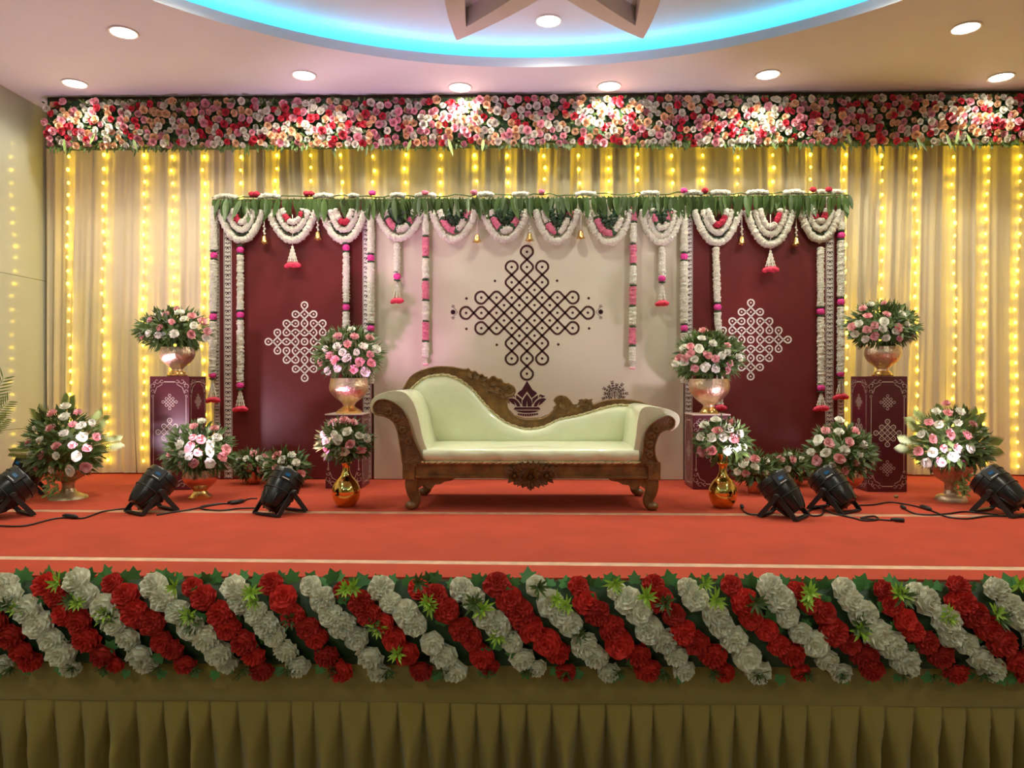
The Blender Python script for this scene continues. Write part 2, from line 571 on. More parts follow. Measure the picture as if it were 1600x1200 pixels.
obj('floor', M().box(((XL+XR)/2, (YW+Y_REAR)/2, HFLOOR-0.05), (XR-XL+.4, YW-Y_REAR+.4, 0.1)), 'hall_floor', None, False, kind='structure')
obj('wall_back', M().box(((XL+XR)/2, YW+0.1, (ZC+HFLOOR)/2), (XR-XL+.4, 0.2, ZC-HFLOOR+.6)), 'wall_plain', None, False, kind='structure')
obj('wall_right', M().box((XR+0.1, (YW+Y_REAR)/2, (ZC+HFLOOR)/2), (0.2, YW-Y_REAR, ZC-HFLOOR+.6)), 'wall_plain', None, False, kind='structure')
obj('wall_front', M().box(((XL+XR)/2, Y_REAR-0.1, (ZC+HFLOOR)/2), (XR-XL+.4, 0.2, ZC-HFLOOR+.6)), 'wall_plain', None, False, kind='structure')
wl = obj('wall_left', M().box((XL-0.11, (YW+Y_REAR)/2, (ZC+HFLOOR)/2), (0.2, YW-Y_REAR, ZC-HFLOOR+.6)), 'tile_joint', None, False, kind='structure')
yy = YW - 0.01
while yy > 4.2:
    zz = HFLOOR + 0.003
    for h in (1.40, 1.38, 1.632):
        mm = M().box((XL-0.003, yy-0.44, zz+h/2), (0.014, 0.876, h-0.004))
        obj('tile', mm, 'wall_tile', wl, False)
        zz += h
    yy -= 0.88
obj('tile', M().box((XL-0.003, (yy+Y_REAR)/2, (ZC+HFLOOR)/2), (0.014, yy-Y_REAR, ZC-HFLOOR)), 'wall_tile', wl, False)

# ceiling with the round recess
NSEG = 128
mm = M()
ang = sorted(set([2*PI*i/NSEG for i in range(NSEG)] + [math.atan2(y-CC[1], x-CC[0]) % (2*PI) for x in (XL-.1, XR+.1) for y in (Y_REAR-.1, YW+.1)]))
inn, outp = [], []
for a in ang:
    c, s_ = math.cos(a), math.sin(a)
    inn.append((CC[0]+RC*c, CC[1]+RC*s_, ZC))
    ts = []
    if c > 1e-9: ts.append((XR+.1-CC[0])/c)
    if c < -1e-9: ts.append((XL-.1-CC[0])/c)
    if s_ > 1e-9: ts.append((YW+.1-CC[1])/s_)
    if s_ < -1e-9: ts.append((Y_REAR-.1-CC[1])/s_)
    t = min(ts)
    outp.append((CC[0]+t*c, CC[1]+t*s_, ZC))
n = len(ang)
mm.add(inn + outp, [(i, i+n, (i+1) % n + n, (i+1) % n) for i in range(n)])
ceil = obj('ceiling', mm, 'ceiling_paint', None, False, kind='structure')
mm = M().lathe([(RC, 0), (RC, .078), (RC+.26, .078), (RC+.26, .19), (0.001, .19)], (CC[0], CC[1], ZC), NSEG, cap=False)
obj('ceiling_recess', mm, 'ceiling_paint', ceil, True, autosmooth=30)
mm = M().tube([(CC[0]+(RC+.07)*math.cos(2*PI*i/NSEG), CC[1]+(RC+.07)*math.sin(2*PI*i/NSEG), ZC+.092) for i in range(NSEG)], 0.012, 6, closed=True)
obj('led_strip', mm, 'led_strip', None, label='cyan light strip hidden in the round ceiling cove', cat='light strip')
# plaster petals hanging in the recess
t1, t2 = G(714, 67, ZC+.05), G(1006, 58, ZC+.05)
PL = (t2.x-t1.x)/2/math.sin(PI/8)
FC = Vector(((t1.x+t2.x)/2, (t1.y+t2.y)/2 - PL*math.cos(PI/8), 0))
for k in range(8):
    a0 = PI/2 + PI/8 + k*PI/4
    ax = Vector((math.cos(a0), math.sin(a0), 0)); sd = Vector((-ax.y, ax.x, 0))
    def outline(l0, l1, wmax, n_=14):
        A = []
        for i in range(n_+1):
            t = i/n_
            d_ = (1-t)*(l1-l0); e_ = t*(l1-l0)
            A.append((l0+(l1-l0)*t, wmax*(1-(1-min(1, d_/1.15))**1.45)*math.sqrt(max(0.0, 1-(1-min(1, e_/.55))**2)) if 0 < t < 1 else 0.0))
        return A
    oo = outline(0.30, PL, 0.42); ii = outline(0.50, PL-.24, 0.30)
    zb = ZC + 0.05; zt = ZC + 0.189
    vs_ = []; fs = []
    for (z, which) in ((zb, oo), (zb, ii), (zt, oo), (zt, ii)):
        ring = [(l, w_) for l, w_ in which] + [(l, -w_) for l, w_ in which[-2:0:-1]]
        vs_ += [tuple(FC + ax*l + sd*w_ + Vector((0,0,z))) for l, w_ in ring]
    nn = len(vs_)//4
    for i in range(nn):
        j = (i+1) % nn
        fs += [(i, i+nn, j+nn, j), (i, j, j+2*nn, i+2*nn), (i+nn, i+3*nn, j+3*nn, j+nn)]
    mm = M().add(vs_, fs)
    obj('plaster_petal', mm, 'petal_plaster', ceil, False, autosmooth=35)

# downlights
RINGM = M().lathe([(.088, 0), (.105, 0), (.108, -.006), (.104, -.011), (.090, -.009), (.088, 0)], n=32, cap=False)
DISCM = M().lathe([(0.0005, -.004), (.088, -.004), (.088, -.001)], n=32)
RINGME = RINGM.mesh('trim_ring', 'light_ring', True); DISCME = DISCM.mesh('diffuser', 'diffuser', False)
def downlight(x, y, z, label, watt, lit=True, spot=150):
    r_ = root('ceiling_downlight', (x, y, z), label, 'downlight', 'recessed ceiling downlights')
    put('trim_ring', RINGME, r_, (x, y, z)); put('diffuser', DISCME, r_, (x, y, z))
    if lit:
        lamp('downlight_lamp', 'SPOT', (x, y, z-.02), watt, (1.0, .945, .75), r_, aim=(0,0,-1), spot_size=math.radians(spot), spot_blend=.5, shadow_soft_size=.08)
for (px, py, z, lab, wt) in (
    (193, 50, ZC, 'round white downlight between the left wall and the blue cove', DOWN_W),
    (117, 130, ZC, 'round white downlight above the left end of the flower valance', DOWN_W*.4),
    (475, 117, ZC, 'round white downlight on the pink lit ceiling left of the cove', DOWN_W),
    (719, 136, ZC, 'round white downlight close to the valance, left of the middle pair', DOWN_W),
    (952, 134, ZC, 'round white downlight close to the valance, right of the middle pair', DOWN_W),
    (1200, 116, ZC, 'round white downlight just outside the right part of the blue cove', DOWN_W),
    (1509, 43, ZC, 'round white downlight far from the valance at the upper right', DOWN_W),
    (1564, 120, ZC, 'round white downlight above the right end of the flower valance', DOWN_W*.4),
    (857, 32, ZC+.189, 'round white downlight inside the blue lit recess between the two plaster petals', DOWN_W*.8)):
    p = G(px, py, z)
    downlight(p.x, p.y, z, lab, wt)
for x, y, lab in ((-3.6, 0.6, 'nearer the stage on the left'), (3.7, 0.6, 'nearer the stage on the right'), (-2.4, -1.4, 'far from the stage on the left'), (2.5, -1.4, 'far from the stage on the right')):
    downlight(x, y, ZC, 'round white downlight over the hall, ' + lab, HALL_W)
for x, y, lab in ((2.25, 4.72, 'right, towards the stage'), (-2.13, 4.72, 'left, towards the stage'), (3.16, 2.53, 'right, over the viewer'), (-3.04, 2.53, 'left, over the viewer')):
    downlight(x, y, ZC+.189, 'round white downlight inside the cove, ' + lab, DOWN_W*1.25)

# ================================================================== STAGE
YS = 3.36   # front edge of the stage
obj('stage_floor', M().box(((XL+XR)/2, (YS+YW)/2, -0.06), (XR-XL-.02, YW-YS, 0.10)), 'stage_wood', None, False, kind='structure')
obj('stage_base', M().box(((XL+XR)/2, (YS+.1+YW)/2, (HFLOOR-.11)/2), (XR-XL-.02, YW-YS-.1, -HFLOOR-.11)), 'stage_wood', None, False, kind='structure')
# tape lines across the carpet; the carpet lengths lie between them
def line_y(pa, pb):
    a, b = G(*pa), G(*pb); k = (b.y-a.y)/(b.x-a.x)
    return (lambda x: a.y + k*(x-a.x))
tA = line_y((60, 798), (1560, 806)); tB = line_y((60, 872), (1560, 888))
X0, X1 = XL+.03, XR-.03
def strip(name, f0, f1, z, material, label, cat, th=0.008, **k):
    mm = M(); vs_ = []
    N = 24
    for i in range(N+1):
        x = X0 + (X1-X0)*i/N
        vs_ += [(x, f0(x), z), (x, f1(x), z), (x, f0(x), z-th), (x, f1(x), z-th)]
    fs = []
    for i in range(N):
        a = 4*i; b = a+4
        fs += [(a, b, b+1, a+1), (a, a+2, b+2, b), (a+1, b+1, b+3, a+3), (a+2, a+3, b+3, b+2)]
    fs += [(0, 1, 3, 2), (4*N, 4*N+2, 4*N+3, 4*N+1)]
    mm.add(vs_, fs)
    return obj(name, mm, material, None, False, label=label, cat=cat, **k)
strip('red_carpet', lambda x: tA(x)+.045, lambda x: YW-.02, 0.0, 'carpet', 'red carpet length at the back of the stage under the sofa and flower vases', 'carpet', group='red carpet lengths')
strip('red_carpet', lambda x: tB(x)+.034, lambda x: tA(x)-.045, 0.0, 'carpet', 'plain red carpet length between the two pale tape lines', 'carpet', group='red carpet lengths')
strip('red_carpet', lambda x: YS+.0, lambda x: tB(x)-.034, 0.0, 'carpet', 'narrow red carpet length along the stage edge behind the front garland', 'carpet', group='red carpet lengths')
strip('floor_tape', lambda x: tA(x)-.0445, lambda x: tA(x)+.0445, -0.001, 'tape_tan', 'pale tape line across the carpet just in front of the sofa feet', 'tape', .006, group='tape lines on the carpet')
strip('floor_tape', lambda x: tB(x)-.0335, lambda x: tB(x)+.0335, -0.001, 'tape', 'pale tape line across the carpet behind the front flower garland', 'tape', .006, group='tape lines on the carpet')

# skirt of the stage front
def skirt():
    r_ = root('stage_skirt', (0, YS-.02, HFLOOR), 'gold satin skirt pleated along the stage front below the red and white garland', 'stage skirt')
    zt = P(800, 1045, YS-.03).z; zb = P(800, 1099, YS-.03).z
    # plain band with a slight sag and folded hem
    mm = M(); N = 80; vs_ = []
    for i in range(N+1):
        x = X0 + (X1-X0)*i/N
        for k, z in enumerate((zt+.385, zt, zt-.012, (zt+zb)/2, zb+.01, zb)):
            y = YS - .03 - (0.004 if k in (2,) else 0) - (.010 if k == 4 else 0) + .004*math.sin(x*3.1+k)
            vs_.append((x, y, z))
    fs = []
    for i in range(N):
        for k in range(5):
            a = i*6+k
            fs.append((a, a+1, a+7, a+6))
    mm.add(vs_, fs)
    obj('band', mm, 'skirt_satin', r_, True)
    # pleats
    mm = M(); vs_ = []
    pit = 0.1185; rr = random.Random(3)
    cols = []; x = X0
    while x < X1:
        wdt = pit*rr.uniform(.85, 1.15)
        cols.append((x, wdt, rr.uniform(.6, 1.25), rr.uniform(-.25, .25)))
        x += wdt
    rows = 12; xs = []
    for (x, wdt, am, sk) in cols:
        for i in range(20):
            xs.append((x, wdt, am, sk, i/20))
    for (x, wdt, am, sk, t) in xs:
        for k in range(rows+1):
            h = k/rows
            z = zb + .004 + (HFLOOR + .01 - zb)*h
            open_ = min(1.0, .12 + 1.5*h)
            depth = .105*am*open_
            tt = t
            u = abs(2*tt-1); wr = 1 - .62*min(1, h*1.25)*min(1.0, am)
            if u < wr: prof = 1 - .38*(u/wr)**2*min(1, 2*h) - .10*(u/wr)**2 + .12*h*math.sin(7*tt+sk*9)
            else: prof = (.90-.38*min(1, 2*h))*(1 -min(1, (u-wr)/(1-wr+.02))**.75)
            xx = x + wdt*(tt + .12*h*sk*math.sin(PI*tt))
            vs_.append((xx, YS - .022 - depth*(prof-.35), z))
    n_ = rows+1; fs = []
    for i in range(len(xs)-1):
        for k in range(rows):
            a = i*n_+k
            fs.append((a, a+1, a+n_+1, a+n_))
    mm.add(vs_, fs)
    obj('pleats', mm, 'skirt_satin', r_, True)
skirt()

# ================================================================== CURTAIN AND FAIRY LIGHTS
YC = 6.92
def curtain_y(x, h):
    """folds; h 0 top .. 1 bottom"""
    u = x + .05*math.sin(x*1.7 + h*1.3) + .03*h*math.sin(x*4.3)
    f = .55*math.sin(2*PI*u/.105) + .45*math.sin(2*PI*u/.067+1.3+.8*h) + .45*math.sin(2*PI*u/.31+.6*h)
    g = .6 + .4*math.sin(x*2.3+.7)
    return YC - .038*(.75+.5*h)*f*g
def curtain(name, x0, x1, sweep0, sweep1, label, ztop):
    mm = M(); n = int((x1-x0)/.0105); rows = 22; vs_ = []
    for i in range(n+1):
        for k in range(rows+1):
            h = k/rows
            s_ = max(0.0, (h-.55)/.45)**2
            a = x0 + sweep0*s_; b = x1 + sweep1*s_
            x = a + (b-a)*i/n
            xf = x0 + (x1-x0)*i/n
            vs_.append((x, curtain_y(xf, h), ztop + (.012-ztop)*h))
    fs = []
    for i in range(n):
        for k in range(rows):
            a = i*(rows+1)+k
            fs.append((a, a+1, a+rows+2, a+rows+1))
    mm.add(vs_, fs)
    return obj(name, mm, 'curtain', None, True, label=label, cat='curtain', group='cream pleated curtains behind the stage')
ztop = P(800, 200, YC).z
xa = P(208, 650, YC).x; xb = P(1478, 650, YC).x
curtain('backdrop_curtain', XL+.04, xa, 0, .03, 'cream pleated curtain beside the left wall behind the fluted urn', ztop)
curtain('backdrop_curtain', xa, xb, .04, -.02, 'wide cream pleated curtain hanging behind the maroon and cream panels', ztop)
curtain('backdrop_curtain', xb, XR-.04, .0, 0, 'cream pleated curtain at the right end behind the fluted urn with palms', ztop)

BULB = M().ball((0,0,0), (.014,.012,.016), 8, 6)
BULBME = BULB.mesh('bulb', 'bulb', True)
SX = [113, 166, 228, 272, 322, 378, 435, 488, 535, 585, 636, 690, 742, 794, 848, 901, 950, 998, 1050, 1098, 1150, 1205, 1262, 1318, 1374, 1430, 1487, 1540, 1588]
rr = random.Random(11)
def fairy(px, i):
    names = ['first','second','third','fourth','fifth','sixth','seventh','eighth','ninth','tenth','eleventh','twelfth','thirteenth','fourteenth','fifteenth']
    n = len(SX)
    if i < 15: lab = names[i] + ' string of yellow fairy lights on the curtain, counted from the left wall'
    else: lab = names[n-1-i] + ' string of yellow fairy lights on the curtain, counted from the right edge'
    hidden = 342 < px < 1312
    ybot = 318 if hidden else 736
    top = P(px, 224, YC); bot = P(px, ybot, YC)
    X = top.x; pts = []; z = top.z; k = 0; bulbs = []
    drift = 0.0
    while z > max(bot.z, .03):
        drift += rr.uniform(-.012, .012); drift *= .93
        x = X + drift
        y = min(curtain_y(x+dx, .5) for dx in (-.02, 0, .02)) - .026
        pts.append((x, y, z)); bulbs.append((x + rr.uniform(-.006,.006), y-.004, z-.008))
        z -= rr.uniform(.105, .135)
    if len(pts) < 2: return
    pts.append((pts[-1][0], pts[-1][1], pts[-1][2]-.03))
    r_ = root('fairy_light_string', (X, YC-.05, pts[-1][2]), lab, 'fairy lights', 'warm fairy light strings on the curtain')
    obj('wire', M().tube(pts, .0015, 4), 'wire', r_, True)
    for b in bulbs:
        put('bulb', BULBME, r_, b, None, rr.uniform(.8, 1.2))
for i, px in enumerate(SX): fairy(px, i)

# ================================================================== FLOWER VALANCE UNDER THE CEILING
def valance():
    YV = 6.62
    x0 = P(72, 190, YV).x; x1 = XR-.03
    zt = ZC-.002; zb = P(800, 227, YV).z
    r_ = root('flower_valance', ((x0+x1)/2, YV, zb), 'long valance of pink, red, peach and white roses under the ceiling above the curtain', 'flower valance')
    obj('rail', M().box(((x0+x1)/2, YV+.13, zt-.015), (x1-x0, .22, .03)), 'rail_dark', r_, False)
    obj('backing', M().box(((x0+x1)/2, YV+.10, (zt-.03+zb+.03)/2), (x1-x0, .16, zt-.03-zb-.03)), 'leaf_dark', r_, False)
    rr = random.Random(5)
    spots = []
    rows = 8; dz = (zt-.05-zb)/rows
    ncol = int((x1-x0)/.0655)
    for j in range(rows):
        for i in range(ncol):
            x = x0 + (i+.5+.5*(j % 2))*(x1-x0)/ncol + rr.uniform(-.022, .022)
            z = zb + (j+.5)*dz + rr.uniform(-.018, .018)
            if x > x1-.03 or rr.random() < .05: continue
            y = YV + rr.uniform(-.02, .015) - .02*math.sin(PI*(j+.5)/rows)
            spots.append((x, y, z, j/rows))
    cols = ['rose_pink']*28 + ['rose_white']*30 + ['rose_peach']*24 + ['rose_red']*18
    # patches where one colour prevails
    rr.shuffle(spots)
    rest = {c: M() for c in MESH_S}
    for k, (x, y, z, h) in enumerate(spots):
        c = rr.choice(cols)
        d = (rr.uniform(-.35,.35), -1, rr.uniform(-.35,.25) - .35*(1-h) + .2*h)
        q = zquat(d, rr.uniform(0,6))
        if k < 300:
            put('rose', MESH_S[c][k % 2], r_, (x, y-.015, z), q, .040*rr.uniform(.95,1.1))
        else:
            rest[c].inst(ROSE_S[k % 2], Vector((x, y, z)), q, .035*rr.uniform(.85,1.1))
    for c, mm in rest.items():
        obj('rose_mass', mm, c, r_, True, kind='stuff')
    mm = M()
    for k in range(2600):
        x = rr.uniform(x0, x1); z = rr.uniform(zb-.01, zt-.05)
        d = Vector((rr.uniform(-1,1), rr.uniform(-.9,-.1), rr.uniform(-1,.7)))
        mm.leaf((x, YV+.01, z), d, (rr.uniform(-.3,.3),-1,.4), rr.uniform(.04,.075), .026)
    for k in range(330):
        x = rr.uniform(x0, x1); z = zb+.015
        d = Vector((rr.uniform(-.5,.5), rr.uniform(-.3,.1), -1))
        mm.leaf((x, YV-.01, z), d, (0,-1,0), rr.uniform(.04,.085)*(1.6 if rr.random() < .08 else 1), .022)
    for k in range(260):   # bits standing above the rail
        x = rr.uniform(x0, x1)
        mm.leaf((x, YV-.02, zt-.07), (rr.uniform(-1,1), -.35, rr.uniform(.1,.8)), (0,-1,0), rr.uniform(.03,.05), .016)
    obj('foliage', mm, 'leaf', r_, True, kind='stuff')
    mm = M()
    for k in range(16):
        x = rr.uniform(x0, x1)
        mm.leaf((x, YV-.05, rr.uniform(zb+.03, zb+.12)), (rr.uniform(-.4,.4), -.1, -1), (0,-1,0), rr.uniform(.12,.17), .03)
    obj('long_leaves', mm, 'leaf_pale', r_, True, kind='stuff')
valance()

# ================================================================== BACKDROP PANELS
YB = 6.577
ZB0 = 0.004; ZBT = P(825, 309, YB).z
def X(px, Y=YB): return P(px, 540, Y).x
def Z(py, Y=YB): return P(825, py, Y).z
def panel(name, pa, pb, material, label):
    a, b = X(pa), X(pb)
    r_ = root(name, ((a+b)/2, YB, 0), label, 'backdrop panel', 'printed backdrop panels')
    obj('board', M().box(((a+b)/2, YB+.02, (ZB0+ZBT)/2), (b-a-.004, .04, ZBT-ZB0)), material, r_, False, bevel=.003)
    return r_
pL = panel('backdrop_panel', 334, 582.5, 'maroon', 'maroon printed backdrop panel with a white loop pattern, on the left of the cream one')
pM = panel('backdrop_panel', 583.5, 1068.5, 'cream_panel', 'wide cream backdrop panel with a large brown loop pattern, behind the sofa')
pR = panel('backdrop_panel', 1069.5, 1320, 'maroon', 'maroon printed backdrop panel with a white loop pattern, on the right of the cream one')
def on_back(off): return lambda u, v: (u, YB-off, v)
PXM = YB/FPX
# white kolams
base = [((0,4),(0,3)),((-1,3),(0,3)),((0,3),(1,3)),((0,3),(0,2)),((0,2),(0,1)),((-2,2),(-1,2)),((-2,2),(-2,1)),((-2,1),(-1,1)),
        ((-1,1),(0,1)),((0,1),(1,1)),((1,2),(2,2)),((1,2),(1,1)),((2,2),(2,1)),((-3,1),(-3,0)),((3,1),(3,0))]
rot = lambda p: (-p[1], p[0])
ed = list(base); cur = base
for _ in range(3):
    cur = [(rot(a), rot(b)) for a, b in cur]; ed += cur
cells = set([a for e in ed for a in e]) | {(0,0)}
for pp, (cx, cy) in ((pL, (476, 533.5)), (pR, (1173, 531))):
    mm = M()
    kolam(mm, on_back(.0016), cells, ed, 14.3*PXM, 2.25*PXM, 1.4*PXM, r=.35, c=(X(cx), Z(cy)))
    obj('kolam_print', mm, 'print_white', pp, False)
# brown kolam
cells = [(0,4),(0,-4),(4,0),(-4,0)]
for s_ in (1,-1):
    cells += [(-1,3*s_),(0,3*s_),(1,3*s_),(-1,2*s_),(0,2*s_),(1,2*s_)] + [(x, s_) for x in range(-3,4)]
cells += [(x,0) for x in range(-3,4)]
ce = [e for e in all_edges(cells) if not (e[0] in [(-1,3),(0,3),(-1,-3),(0,-3)] and e[1][1] == e[0][1])
      and not (abs(e[0][0]) == 3 and abs(e[1][0]) == 3)]
half = [(x, y) for x, y in [(i+.5, j+.5) for i in range(-3,3) for j in range(-3,3)]
        if all(c_ in set(cells) for c_ in [(x-.5,y-.5),(x+.5,y-.5),(x-.5,y+.5),(x+.5,y+.5)]) and abs(x) < 2.4 and abs(y) < 2.4]
outer = [(-2.1,2.1),(1.98,2.1),(-1.98,-2.1),(2.06,-2.08),(-3.98,.95),(-3.98,-1.05),(4.05,.95),(4.08,-1.03)]
mm = M()
kolam(mm, on_back(.0016), cells, ce, 23.75*PXM, 3.3*PXM, 2.1*PXM, r=.40, extra=half+outer, nodot=[(0,0)], c=(X(823.3), Z(488.8)))
obj('kolam_print', mm, 'print_brown', pM, False)
# lotus print
mm = M(); tb = on_back(.0016)
lx, ly = X(823.4), Z(625)
def lp(a, b): return (lx + (a-577)/13.333*PXM, ly - (b-600)/13.333*PXM)
def lpoly(pts, mirror=False):
    poly2(mm, [lp(*p) for p in pts], tb)
    if mirror: poly2(mm, [lp(1154-p[0], p[1]) for p in pts], tb)
lpoly([(577,200),(640,300),(690,385),(760,430),(790,465),(675,560),(577,420),(480,560),(372,465),(410,425),(470,385),(520,300)])
lpoly([(577,470),(640,555),(675,610),(685,680),(668,735),(590,735),(577,600),(565,735),(488,735),(476,680),(484,610),(520,555)])
lpoly([(350,495),(470,580),(462,640),(466,700),(430,650),(395,600),(352,570),(346,530)], True)
lpoly([(165,580),(230,562),(310,572),(370,610),(420,670),(440,735),(370,735),(350,690),(305,630),(340,720),(250,660),(200,605)], True)
lpoly([(195,520),(300,480),(320,500),(330,560),(290,515),(275,552)], True)
lpoly([(300,800),(325,750),(830,750),(858,800)])
lpoly([(330,818),(830,818),(760,850),(640,868),(520,868),(400,850)])
for k in range(9):
    a = 385 + k*48
    lpoly([(a,878+10*math.sin(PI*k/8)),(a+40,878+10*math.sin(PI*(k+.8)/8)),(a+40,912+26*math.sin(PI*(k+.8)/8)),(a,912+26*math.sin(PI*k/8))])
obj('lotus_print', mm, 'print_plum', pM, False)
# tree print
mm = M(); rr = random.Random(2)
tx, tz = X(960.5), Z(612)
for i in range(12):
    a = PI*(-.25 + 1.5*i/11)
    L = 19*PXM*(1.0 if i % 2 == 0 else .78)
    pts = [(tx + L*t*math.cos(a), tz - 4*PXM + L*t*math.sin(a)) for t in (0.15, .4, .7, 1)]
    ribbon2(mm, pts, .9*PXM, tb)
    for t in (.45, .65, .85, 1.0):
        for sgn in (-1, 1):
            b = a + sgn*.8
            c0 = (tx + L*t*math.cos(a), tz - 4*PXM + L*t*math.sin(a))
            e = (c0[0] + 3.6*PXM*math.cos(b), c0[1] + 3.6*PXM*math.sin(b))
            nx, ny = -math.sin(b)*.9*PXM, math.cos(b)*.9*PXM
            mid = ((c0[0]+e[0])/2, (c0[1]+e[1])/2)
            poly2(mm, [c0, (mid[0]+nx, mid[1]+ny), e, (mid[0]-nx, mid[1]-ny)], tb)
ribbon2(mm, [(tx, tz-22*PXM), (tx, tz)], 1.6*PXM, tb)
obj('tree_print', mm, 'print_brown', pM, False)
# small medallions either side of the brown pattern
for mx_, s_ in ((708, -1), (938.5, 1)):
    mm = M(); c0 = (X(mx_), Z(487.5))
    for k in range(8):
        a = 2*PI*k/8
        e = (c0[0]+4.6*PXM*math.cos(a), c0[1]+4.6*PXM*math.sin(a))
        nx, ny = -math.sin(a)*1.7*PXM, math.cos(a)*1.7*PXM
        poly2(mm, [c0, (c0[0]*.5+e[0]*.5+nx, c0[1]*.5+e[1]*.5+ny), e, (c0[0]*.5+e[0]*.5-nx, c0[1]*.5+e[1]*.5-ny)], tb)
    for v in (1, -1):
        ribbon2(mm, [(c0[0]-s_*7*PXM, c0[1]), (c0[0]-s_*3*PXM, c0[1]+v*5*PXM), (c0[0]+s_*1*PXM, c0[1]+v*8*PXM)], .7*PXM, tb)
        ribbon2(mm, [(c0[0]-3*PXM, c0[1]+v*8.5*PXM), (c0[0]+3*PXM, c0[1]+v*8.5*PXM)], .8*PXM, tb)
        ribbon2(mm, [(c0[0]-2*PXM, c0[1]+v*10.5*PXM), (c0[0]+2*PXM, c0[1]+v*10.5*PXM)], .8*PXM, tb)
    obj('medallion_print', mm, 'print_plum', pM, False)
# lace borders
def lace(parent, pa, pb):
    a, b = X(pa), X(pb); wd = b-a; c = (a+b)/2
    mm = M(); poly2(mm, [(a, ZB0+.004), (b, ZB0+.004), (b, ZBT-.004), (a, ZBT-.004)], on_back(.0012))
    obj('border_strip', mm, 'print_white', parent, False)
    mm = M(); t2 = on_back(.0022); step = wd*1.12; z = ZB0 + step*.5
    # dark lines at the edges of the lace
    for e in (a+wd*.10, b-wd*.10):
        ribbon2(mm, [(e, ZB0+.004), (e, ZBT-.004)], wd*.06, t2)
    while z < ZBT-.02:
        for s_ in (-1, 1):
            pts = []
            for i in range(13):
                t = i/12
                an = -PI/2 + t*2*PI*.86
                q = wd*.20*(1-.62*t)
                pts.append((c + s_*(wd*.215 - q*math.cos(an)*.9), z + q*math.sin(an) + wd*.10))
            ribbon2(mm, pts, wd*.10, t2)
            pts = [(c + s_*wd*.02, z-step*.5), (c + s_*wd*.16, z-step*.34), (c + s_*wd*.33, z-step*.42)]
            ribbon2(mm, pts, wd*.11, t2)
        poly2(mm, [(c, z-wd*.02), (c+wd*.06, z+wd*.12), (c, z+wd*.30), (c-wd*.06, z+wd*.12)], t2)
        z += step
    obj('border_scrolls', mm, 'print_brown', parent, False)
lace(pL, 334.5, 343.5); lace(pL, 350, 362.5); lace(pL, 567, 580)
lace(pR, 1070, 1082); lace(pR, 1290, 1302.5); lace(pR, 1309, 1319.5)

# ================================================================== TORAN, SWAGS AND HANGING GARLANDS
def rope_path(pts, r, jit=.16, seed=0, step=.0085, n=12):
    jit = jit*1.35
    """bumpy strung-flower rope"""
    rr = random.Random(seed)
    pts = [Vector(p) for p in pts]
    out = [pts[0]]; acc = 0
    for a, b in zip(pts, pts[1:]):
        L = (b-a).length
        k = max(1, int(round(L/step)))
        for i in range(1, k+1): out.append(a.lerp(b, i/k))
    rad = [r*rr.uniform(.88,1.10) for _ in out]
    rad[0] *= .7; rad[-1] *= .7
    return M().tube(out, rad, n, jit=jit, rnd=rr)

def leaf_mesh(L, W, droop, fold):
    return M().leaf((0,0,0), (0,0,-1), (0,-1,0), L, W, fold, droop, 4)
TL = [leaf_mesh(.20, .052, d_, f_) for d_, f_ in ((.05,.2),(-.08,.35),(.14,.1),(0,-.2))]
TLM = [t.mesh('mango_leaf', 'leaf_toran', True) for t in TL]
def toran():
    xa, xb = X(338), X(1320); z = Z(313); y = YB-.055
    r_ = root('leaf_toran', ((xa+xb)/2, y, z), 'fringe of green mango leaves hung along the top of the backdrop', 'leaf fringe')
    obj('cord', M().tube([(xa, y, z), ((xa+xb)/2, y, z-.006), (xb, y, z+.02)], .008, 6), 'leaf', r_, True)
    rr = random.Random(8); N = 290
    for i in range(N):
        t = (i+.5)/N
        x = xa + (xb-xa)*t + rr.uniform(-.012,.012)
        q = Quaternion((0,0,1), rr.uniform(-.7,.7)) @ Quaternion((0,1,0), rr.uniform(-.33,.33)) @ Quaternion((1,0,0), rr.uniform(-.15,.25))
        s_ = rr.uniform(.72,1.15)
        put('mango_leaf', TLM[rr.randrange(4)], r_, (x, y - .012 - .022*(i % 2) - rr.uniform(0,.012), z + .02*t + rr.uniform(-.004,.012)), q, s_)
toran()
def top_garland():
    xa, xb = X(333), X(1318); y = YB+.0
    r_ = root('jasmine_garland', ((xa+xb)/2, y, ZBT), 'white jasmine garland with red and pink tufts lying along the top edge of the backdrop', 'garland')
    rr = random.Random(9)
    pts = [(xa + (xb-xa)*i/80, y-.01+rr.uniform(-.01,.01), ZBT+.012+rr.uniform(-.010,.014)+.02*i/80) for i in range(81)]
    obj('cord', M().tube(pts, .006, 5), 'leaf', r_)
    for k, (pa, pb) in enumerate(((336,372),(404,440),(490,522),(545,562),(610,634),(648,682),(744,772),(800,826),(898,932),(1000,1030),(1066,1098),(1108,1140),(1165,1200),(1222,1256),(1274,1290),(1296,1316))):
        seg = [(X(pa+(pb-pa)*i/6), y-.01, ZBT+.008+.016*math.sin(PI*i/6)+.02*(X(pa)-xa)/(xb-xa)) for i in range(7)]
        obj('jasmine_strand', rope_path(seg, .022, .2, 4+k), 'jasmine', r_)
    for px, c in ((396,'red_thread'),(403,'red_thread'),(481,'red_thread'),(488,'red_thread'),(583,'ball_pink'),(665,'pink_thread'),(741,'pink_thread'),(846,'pink_thread'),(1067,'ball_pink'),(1100,'red_thread'),(1268,'red_thread'),(1292,'red_thread')):
        x = X(px); t = (x-xa)/(xb-xa)
        obj('flower_tuft', M().ball((x, y-.025, ZBT+.036+.02*t), (.032,.024,.024), 9, 6, .15, rr), c, r_)
top_garland()

